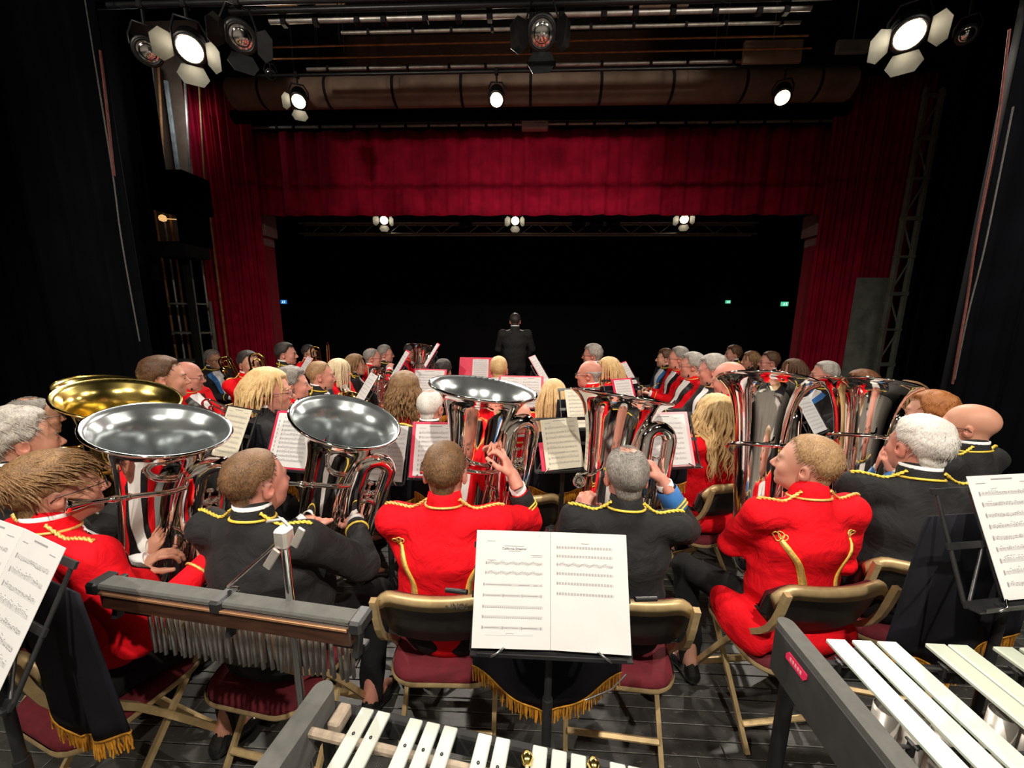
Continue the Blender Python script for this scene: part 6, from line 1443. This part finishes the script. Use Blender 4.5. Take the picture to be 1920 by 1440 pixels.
for k, pg in enumerate(pages):
    F = Matrix.Translation((-.212, .004, .0045)) if k == 0 else Matrix.Translation((0, .004, .0045))
    F = (Matrix.Translation((0, .004, .0045)) @ Matrix.Rotation(.05, 4, 'Y') @ Matrix.Translation((-.212, 0, 0))) if k == 0 else (Matrix.Translation((0, .004, .0045)) @ Matrix.Rotation(-.05, 4, 'Y'))
    nb = MB(); x0, x1 = .028, .190; 
    if k == 0:
        for j, (y, kd) in enumerate(((.208, 'run'), (.183, 'run'), (.153, 'bar'), (.126, 'rest'), (.098, 'beat'), (.073, 'beat'), (.047, 'rest'))): staff(nb, F, x0-.004*(j > 1), x1, y, .00145, kd, rg)
        def q(xa, ya, w_, h_): nb.add([F @ Vector(p) for p in ((xa, ya, .0006), (xa+w_, ya, .0006), (xa+w_, ya+h_, .0006), (xa, ya+h_, .0006))], [(0, 1, 2, 3)], False)
        q(.030, .268, .024, .0014); q(.080, .256, .056, .0013); q(.092, .243, .034, .0012); q(.156, .233, .032, .0011); q(.160, .229, .028, .0011); q(.034, .218, .024, .0014); q(.035, .032, .13, .0005); q(.090, .036, .022, .001)
        q(.178, .285, .002, .002)
        for t_, sz, yy in (("California Dreamin'", .0088, .2495),):
            me = text_mesh(t_, sz, depth=.0001); o = link('lettering', me, M['ink'], pg); o.matrix_local = F @ Matrix.Translation((.109, yy, .0007))
    else:
        for j, (y, kd) in enumerate(((.254, 'chord'), (.231, 'chord'), (.209, 'run'), (.186, 'chord'), (.161, 'chord'), (.135, 'chord'))): staff(nb, F, .016, .172, y, .00145, kd, rg)
        nb.add([F @ Vector(p) for p in ((.085, .268, .0006), (.107, .268, .0006), (.107, .2695, .0006), (.085, .2695, .0006))], [(0, 1, 2, 3)], False)
    nb.build('printed_notes', M['ink_grey'], pg)
# stick tray arms on the stand
for sx in (-1, 1):
    m = MB(); a = Vector(s['lip'])+Vector(s['upv'])*.13; m.tube([a+Vector((sx*.235, .012, 0)), a+Vector((sx*.30, .03, -.01))], .007, 8); m.build('extension_arm', M['black_metal'], s)
m = MB(); a = Vector(s['lip']); m.tube([a+Vector((.19, -.05, -.005)), a+Vector((.15, -.07, -.03)), a+Vector((.085, -.075, -.06))], .0022, 6); m.build('wire_arm', M['chrome'], s)
rz2 = D2R(10); c2 = at(1878, 1131, .96)+Vector((math.cos(rz2), math.sin(rz2), 0))*.1075
s2 = stand((c2.x, c2.y), rz2, c2.z, 'black stand with fringed banner next to the vibraphone', True, w=.42, tilt=24, group=PS, bdrop=(.24, .36), seed=53, dh=.27)
music_on(s2, 'white music sheet on the stand next to the vibraphone', 1, None, w=.215, h=.30, xoff=0, seed=54, lines=9, top=.10)
rz3 = D2R(-18); T_ = at(142, 1034, .868); c3 = T_-Vector((.044, .134, .265))-Vector((math.cos(rz3), math.sin(rz3), 0))*.215
s3 = stand((c3.x, c3.y), rz3, c3.z, 'black stand with fringed banner behind the young player in red', True, w=.46, tilt=28, group=PS, bdrop=(.24, .36), seed=55, dh=.27)
music_on(s3, 'open white music on the stand behind the young player in red', 2, None, w=.215, h=.30, xoff=0, seed=56, lines=8)
# ---------------------------------------------------------------- bar chimes on their stand
zc = 1.035; a = atz(192, 1090, zc); b = atz(676, 1160, zc); ax = (b-a); Lc = ax.length; ax.normalize()
ch = empty('bar_chimes', (a+b)/2); tag(ch, 'bar chimes with hanging metal rods on a black stand beside the cropped player in black', 'bar chimes')
ch.rotation_euler = (0, 0, math.atan2(ax.y, ax.x))
m = MB(); m.box((0, 0, 0), (Lc, .042, .016), bev=.004); m.build('top_beam', M['grey_cover'], ch)
m = MB(); m.box((0, -.010, -.034), (Lc-.03, .022, .052), bev=.003); m.build('wood_bar', M['wood_dark'], ch)
m = MB(); m.box((0, -.0235, -.0135), (Lc-.04, .006, .007), bev=.001); m.build('copper_edge', M['copper_trim'], ch)
for sx in (-1, 0, 1):
    m = MB(); m.box((sx*(Lc/2-.0), -.0, -.004), (.032, .058, .034), bev=.006); 
    m.box((sx*(Lc/2-.018), .018, -.055), (.016, .022, .11), Matrix.Rotation(-.25, 3, 'X'), bev=.003)
    if sx: m.box((sx*(Lc/2-.05), .035, -.105), (.085, .022, .018), bev=.003)
    m.build('bracket', M['black_metal'], ch)
for sy in (.03, .052):
    m = MB(); m.box((0, sy, -.103), (Lc-.06, .010, .008), bev=.002); m.build('hanging_rail', M['black_metal'], ch)
rod = MB(); rod.lathe([(.001, 0), (.0048, -.001), (.0048, -.15), (.001, -.151)], 10); rod.lathe([(.0015, .012), (.0015, 0)], 6); rme = rod.mesh('chime_rod'); rme.materials.append(M['rod'])
nR = 30
for k in range(nR):
    for row in (0, 1):
        o = bpy.data.objects.new('chime_rod', rme); COL.objects.link(o); o.parent = ch; o.location = (-Lc/2+.085+(Lc-.15)*k/(nR-1)+row*.004, .030+.022*row, -.075-.012*row); o.scale = (1, 1, 1.0-.10*k/nR); o.rotation_euler = (.02*math.sin(k*2.1), .04*math.sin(k*1.3), 0)
pp = atz(538, 1215, zc-.10); pp.y += .03
inv = ch.matrix_basis.inverted(); m = MB(); q0 = inv @ Vector((pp.x, pp.y, .02)); q1 = inv @ Vector((pp.x, pp.y, zc+.19))
m.tube([q0, q1], .0095, 10); m.tube([q0, q0+(q1-q0)*.55], .0125, 10); m.build('stand_pole', M['chrome'], ch)
for k in range(3):
    an = k*2.094+.5; m = MB(); f0 = inv @ Vector((pp.x, pp.y, .30)); f1 = inv @ Vector((pp.x+.32*math.cos(an), pp.y+.32*math.sin(an), .012)); m.tube([f0, f1], .008, 8); m.lathe([(.001, -.012), (.014, -.012), (.014, .012), (.001, .014)], 8, Matrix.Translation(f1)); m.build('stand_leg', M['black_metal'], ch)
top = inv @ Vector((pp.x, pp.y, zc+.17))
m = MB(); m.box(top, (.034, .034, .05), bev=.006); m.box(top+Vector((.045, -.01, .01)), (.018, .006, .055), Matrix.Rotation(.5, 3, 'Y'), bev=.002); m.box(top+Vector((-.02, -.02, -.045)), (.020, .006, .06), Matrix.Rotation(.6, 3, 'Y'), bev=.002); m.tube([top+Vector((-.04, 0, .035)), top+Vector((.0, 0, .045)), top+Vector((.015, 0, .03))], .004, 6); m.build('wing_clamp', M['galv'], ch)
m = MB(); e = inv @ atz(428, 1100, zc+.02); m.tube([top+Vector((-.01, -.01, -.01)), e], .0042, 8); m.tube([e, e+Vector((.03, 0, 0))], .0042, 8); m.build('boom_rod', M['chrome'], ch)
# ---------------------------------------------------------------- glockenspiel
zg = .90; g0 = atz(690, 1327, zg); g1 = atz(1192, 1437, zg); gx = (g1-g0).normalized(); gl = (g1-g0).length
gk = empty('glockenspiel', g0, math.atan2(gx.y, gx.x)); tag(gk, 'glockenspiel with pale metal bars and rounded grey end cheek below the percussion part', 'glockenspiel')
gy = Vector((-gx.y, gx.x, 0))
tips = [(690, 1327), (721, 1333), (781, 1347), (813, 1355), (845, 1364), (909, 1380), (943, 1388), (1013, 1401), (1049, 1410), (1085, 1417), (1158, 1430), (1192, 1437), (1226, 1445), (1290, 1458), (1322, 1466)]
for k, (x, y) in enumerate(tips):
    t = atz(x, y, zg); u = (t-g0).dot(gx); L = .27-.0075*k; wd = .0285
    m = MB(); m.box((u, -L/2, -.004), (wd, L, .0085), bev=.0018); bo = m.build('tone_bar', M['bar_alu'], gk)
    for yy in (-.052, -L+.05):
        h_ = MB(); h_.lathe([(.001, .0008), (.0032, .0008), (.0032, -.001)], 10, Matrix.Translation((u, yy, .0003))); h_.build('bar_hole', M['black_matte'], bo)
nat = MB()
for k in range(12):
    u = -.045+k*.0345; L = .26-.007*k
    m = MB(); m.box((u, -.30-L/2+.02*0, -.022), (.030, L, .0085), bev=.0018); m.build('tone_bar', M['bar_alu'], gk)
for yy, mm in ((-.055, 'felt_tan'), (-.215, 'felt_tan')):
    m = MB(); m.box((.32, yy, -.017), (.86, .016, .016), bev=.004); m.build('felt_rail', M[mm], gk)
for sx, w_ in ((-.118, .046), (.80, .046)):
    m = MB(); m.prism([(-w_/2, -.62), (w_/2, -.62)]+[(w_/2*math.cos(t), .012+w_/2*math.sin(t)) for t in np.linspace(0, math.pi, 10)], Matrix.Translation((sx, 0, -.08)), .085); c = m.build('end_cheek', M['grey_cover'], gk)
m = MB(); m.box((.34, .03, -.075), (.92, .02, .05), bev=.004); m.build('frame_rail', M['black_matte'], gk)
m = MB(); m.box((.34, -.61, -.075), (.92, .02, .05), bev=.004); m.build('frame_rail', M['black_matte'], gk)
m = MB(); m.box((-.07, .0, -.045), (.028, .05, .03), bev=.004); m.build('felt_block', M['felt_tan'], gk)
for x in (-.1, .78):
    for y in (-.58, .0):
        m = MB(); m.tube([(x, y, -.08), (x, y, -zg+.002)], .014, 8); m.build('frame_leg', M['black_metal'], gk)
for i, (x, y, lb) in enumerate(((988, 1424, 'amber headed mallet lying beyond the middle glockenspiel bars'), (1113, 1436, 'amber headed mallet lying beyond the last glockenspiel bars'))):
    t = atz(x, y, zg); r_ = empty('mallet', t); r_.location.z = zg-.002; tag(r_, lb, 'mallet', 'glockenspiel mallets')
    m = MB(); m.lathe([(.001, -.013), (.007, -.011), (.0125, 0), (.007, .011), (.001, .013)], 16, frame((0, 0, .004), (0, 1, .05))); m.build('mallet_head', M['brass_in'], r_)
    m = MB(); m.tube([(0, -.008, .004), (.01, -.26, .012)], .0035, 8); m.build('handle', M['wood_pale'], r_)
# ---------------------------------------------------------------- vibraphone
zv = .92
vb = empty('vibraphone', (0, 0, 0)); tag(vb, 'vibraphone with broad pale green metal bars and a grey topped end piece', 'vibraphone')
tipv = [(1559, 1189), (1608, 1192), (1656, 1196), (1751, 1204), (1796, 1208), (1885, 1215)]
xs = [atz(x, y, zv).x for x, y in tipv]; ys = [atz(x, y, zv).y for x, y in tipv]
xs += [xs[-1]+.062, xs[-1]+.124, xs[-1]+.25, xs[-1]+.312]; ys += [ys[-1]]*4
yt = sum(ys)/len(ys)
for k, x in enumerate(xs):
    L = .300-.006*k; m = MB(); m.box((x, yt-L/2, zv-.006), (.048, L, .012), bev=.003); m.build('tone_bar', M['bar_white'], vb)
for k in range(9):
    x = xs[0]-.035+k*.062; L = .32-.007*k; m = MB(); m.box((x, yt-.335-L/2, zv-.03), (.050, L, .012), bev=.003); m.build('tone_bar', M['bar_white'], vb)
x0 = atz(1482, 1190, zv+.03).x
m = MB(); w_ = .040; m.prism([(-w_/2, -.62), (w_/2, -.62)]+[(w_/2*math.cos(t), .0+w_/2*math.sin(t)) for t in np.linspace(0, math.pi, 10)], Matrix.Translation((x0+.012, yt+.005, zv+.02)), .014); m.build('end_cap', M['grey_cover'], vb)
m = MB(); m.box((x0+.008, yt-.31, zv-.045), (.036, .65, .13), bev=.004); ep = m.build('end_panel', M['grey_side'], vb)
lbp = [atz(1496, 1237, zv-.0), atz(1526, 1272, zv-.0)]
cy = yt-.075
m = MB(); m.prism([(-.035, -.0115), (.027, -.0115), (.035, 0), (.035, .0115), (-.027, .0115), (-.035, 0)], frame((x0-.0105, cy, zv-.012), (-1, 0, 0), (0, -1, 0)), .002); lb_ = m.build('maker_label', M['label_red'], ep)
me = text_mesh('VIBES', .014, depth=.0002); me2 = None
for i, yy in enumerate((.0,)):
    m = MB(); 
    for j in range(5): m.prism([(-.020+.0085*j, -.0045), (-.0145+.0085*j, -.0045), (-.0145+.0085*j, .0045), (-.020+.0085*j, .0045)], frame((x0-.0126, cy, zv-.012), (-1, 0, 0), (0, -1, 0)), .0004)
    m.build('label_print', M['folder_pink'], ep)
bpy.data.meshes.remove(me)
for yy, zz2 in ((yt-.055, zv-.022), (yt-.235, zv-.022), (yt-.40, zv-.045), (yt-.60, zv-.045)):
    m = MB(); m.tube([(x0+.03, yy, zz2), (x0+1.15, yy, zz2)], .0035, 6); m.build('bar_cord', M['black_matte'], vb)
    for k in range(len(xs)):
        m = MB(); x = xs[k]-.031; m.box((x, yy, zz2-.004), (.008, .014, .03), bev=.002); m.tube([(x, yy-.012, zz2+.008), (x, yy+.012, zz2+.008)], .003, 6); m.build('cord_post', M['black_metal'], vb)
for yy in (yt-.03, yt-.30, yt-.62):
    m = MB(); m.box((x0+.58, yy, zv-.06), (1.14, .03, .03), bev=.004); m.build('frame_rail', M['black_matte'], vb)
m = MB(); m.box((x0+.58, yt-.318, zv-.028), (1.12, .018, .012), bev=.003); m.build('damper_bar', M['felt_tan'], vb)
for k, x in enumerate(xs):
    m = MB(); Lr = .42-.02*k; m.lathe([(.0215, -.03), (.0225, -.03), (.0225, -Lr), (.001, -Lr), (.001, -Lr+.002), (.0205, -Lr+.003), (.0205, -.03)], 16, Matrix.Translation((x, yt-.15, zv))); m.build('resonator', M['galv'], vb)
for x in (x0+.02, x0+1.14):
    for yy in (yt-.58, yt-.02):
        m = MB(); m.tube([(x, yy, zv-.05), (x, yy, .05)], .018, 10); m.lathe([(.001, 0), (.028, .002), (.03, .03), (.028, .055), (.001, .06)], 14, Matrix.Translation((x, yy, 0))); m.build('frame_leg', M['black_metal'], vb)
m = MB(); m.tube([(x0+.02, yt-.3, .35), (x0+1.14, yt-.3, .35)], .014, 8); m.tube([(x0+.02, yt-.58, .35), (x0+.02, yt-.02, .35)], .012, 8); m.tube([(x0+1.14, yt-.58, .35), (x0+1.14, yt-.02, .35)], .012, 8); m.build('frame_brace', M['black_metal'], vb)
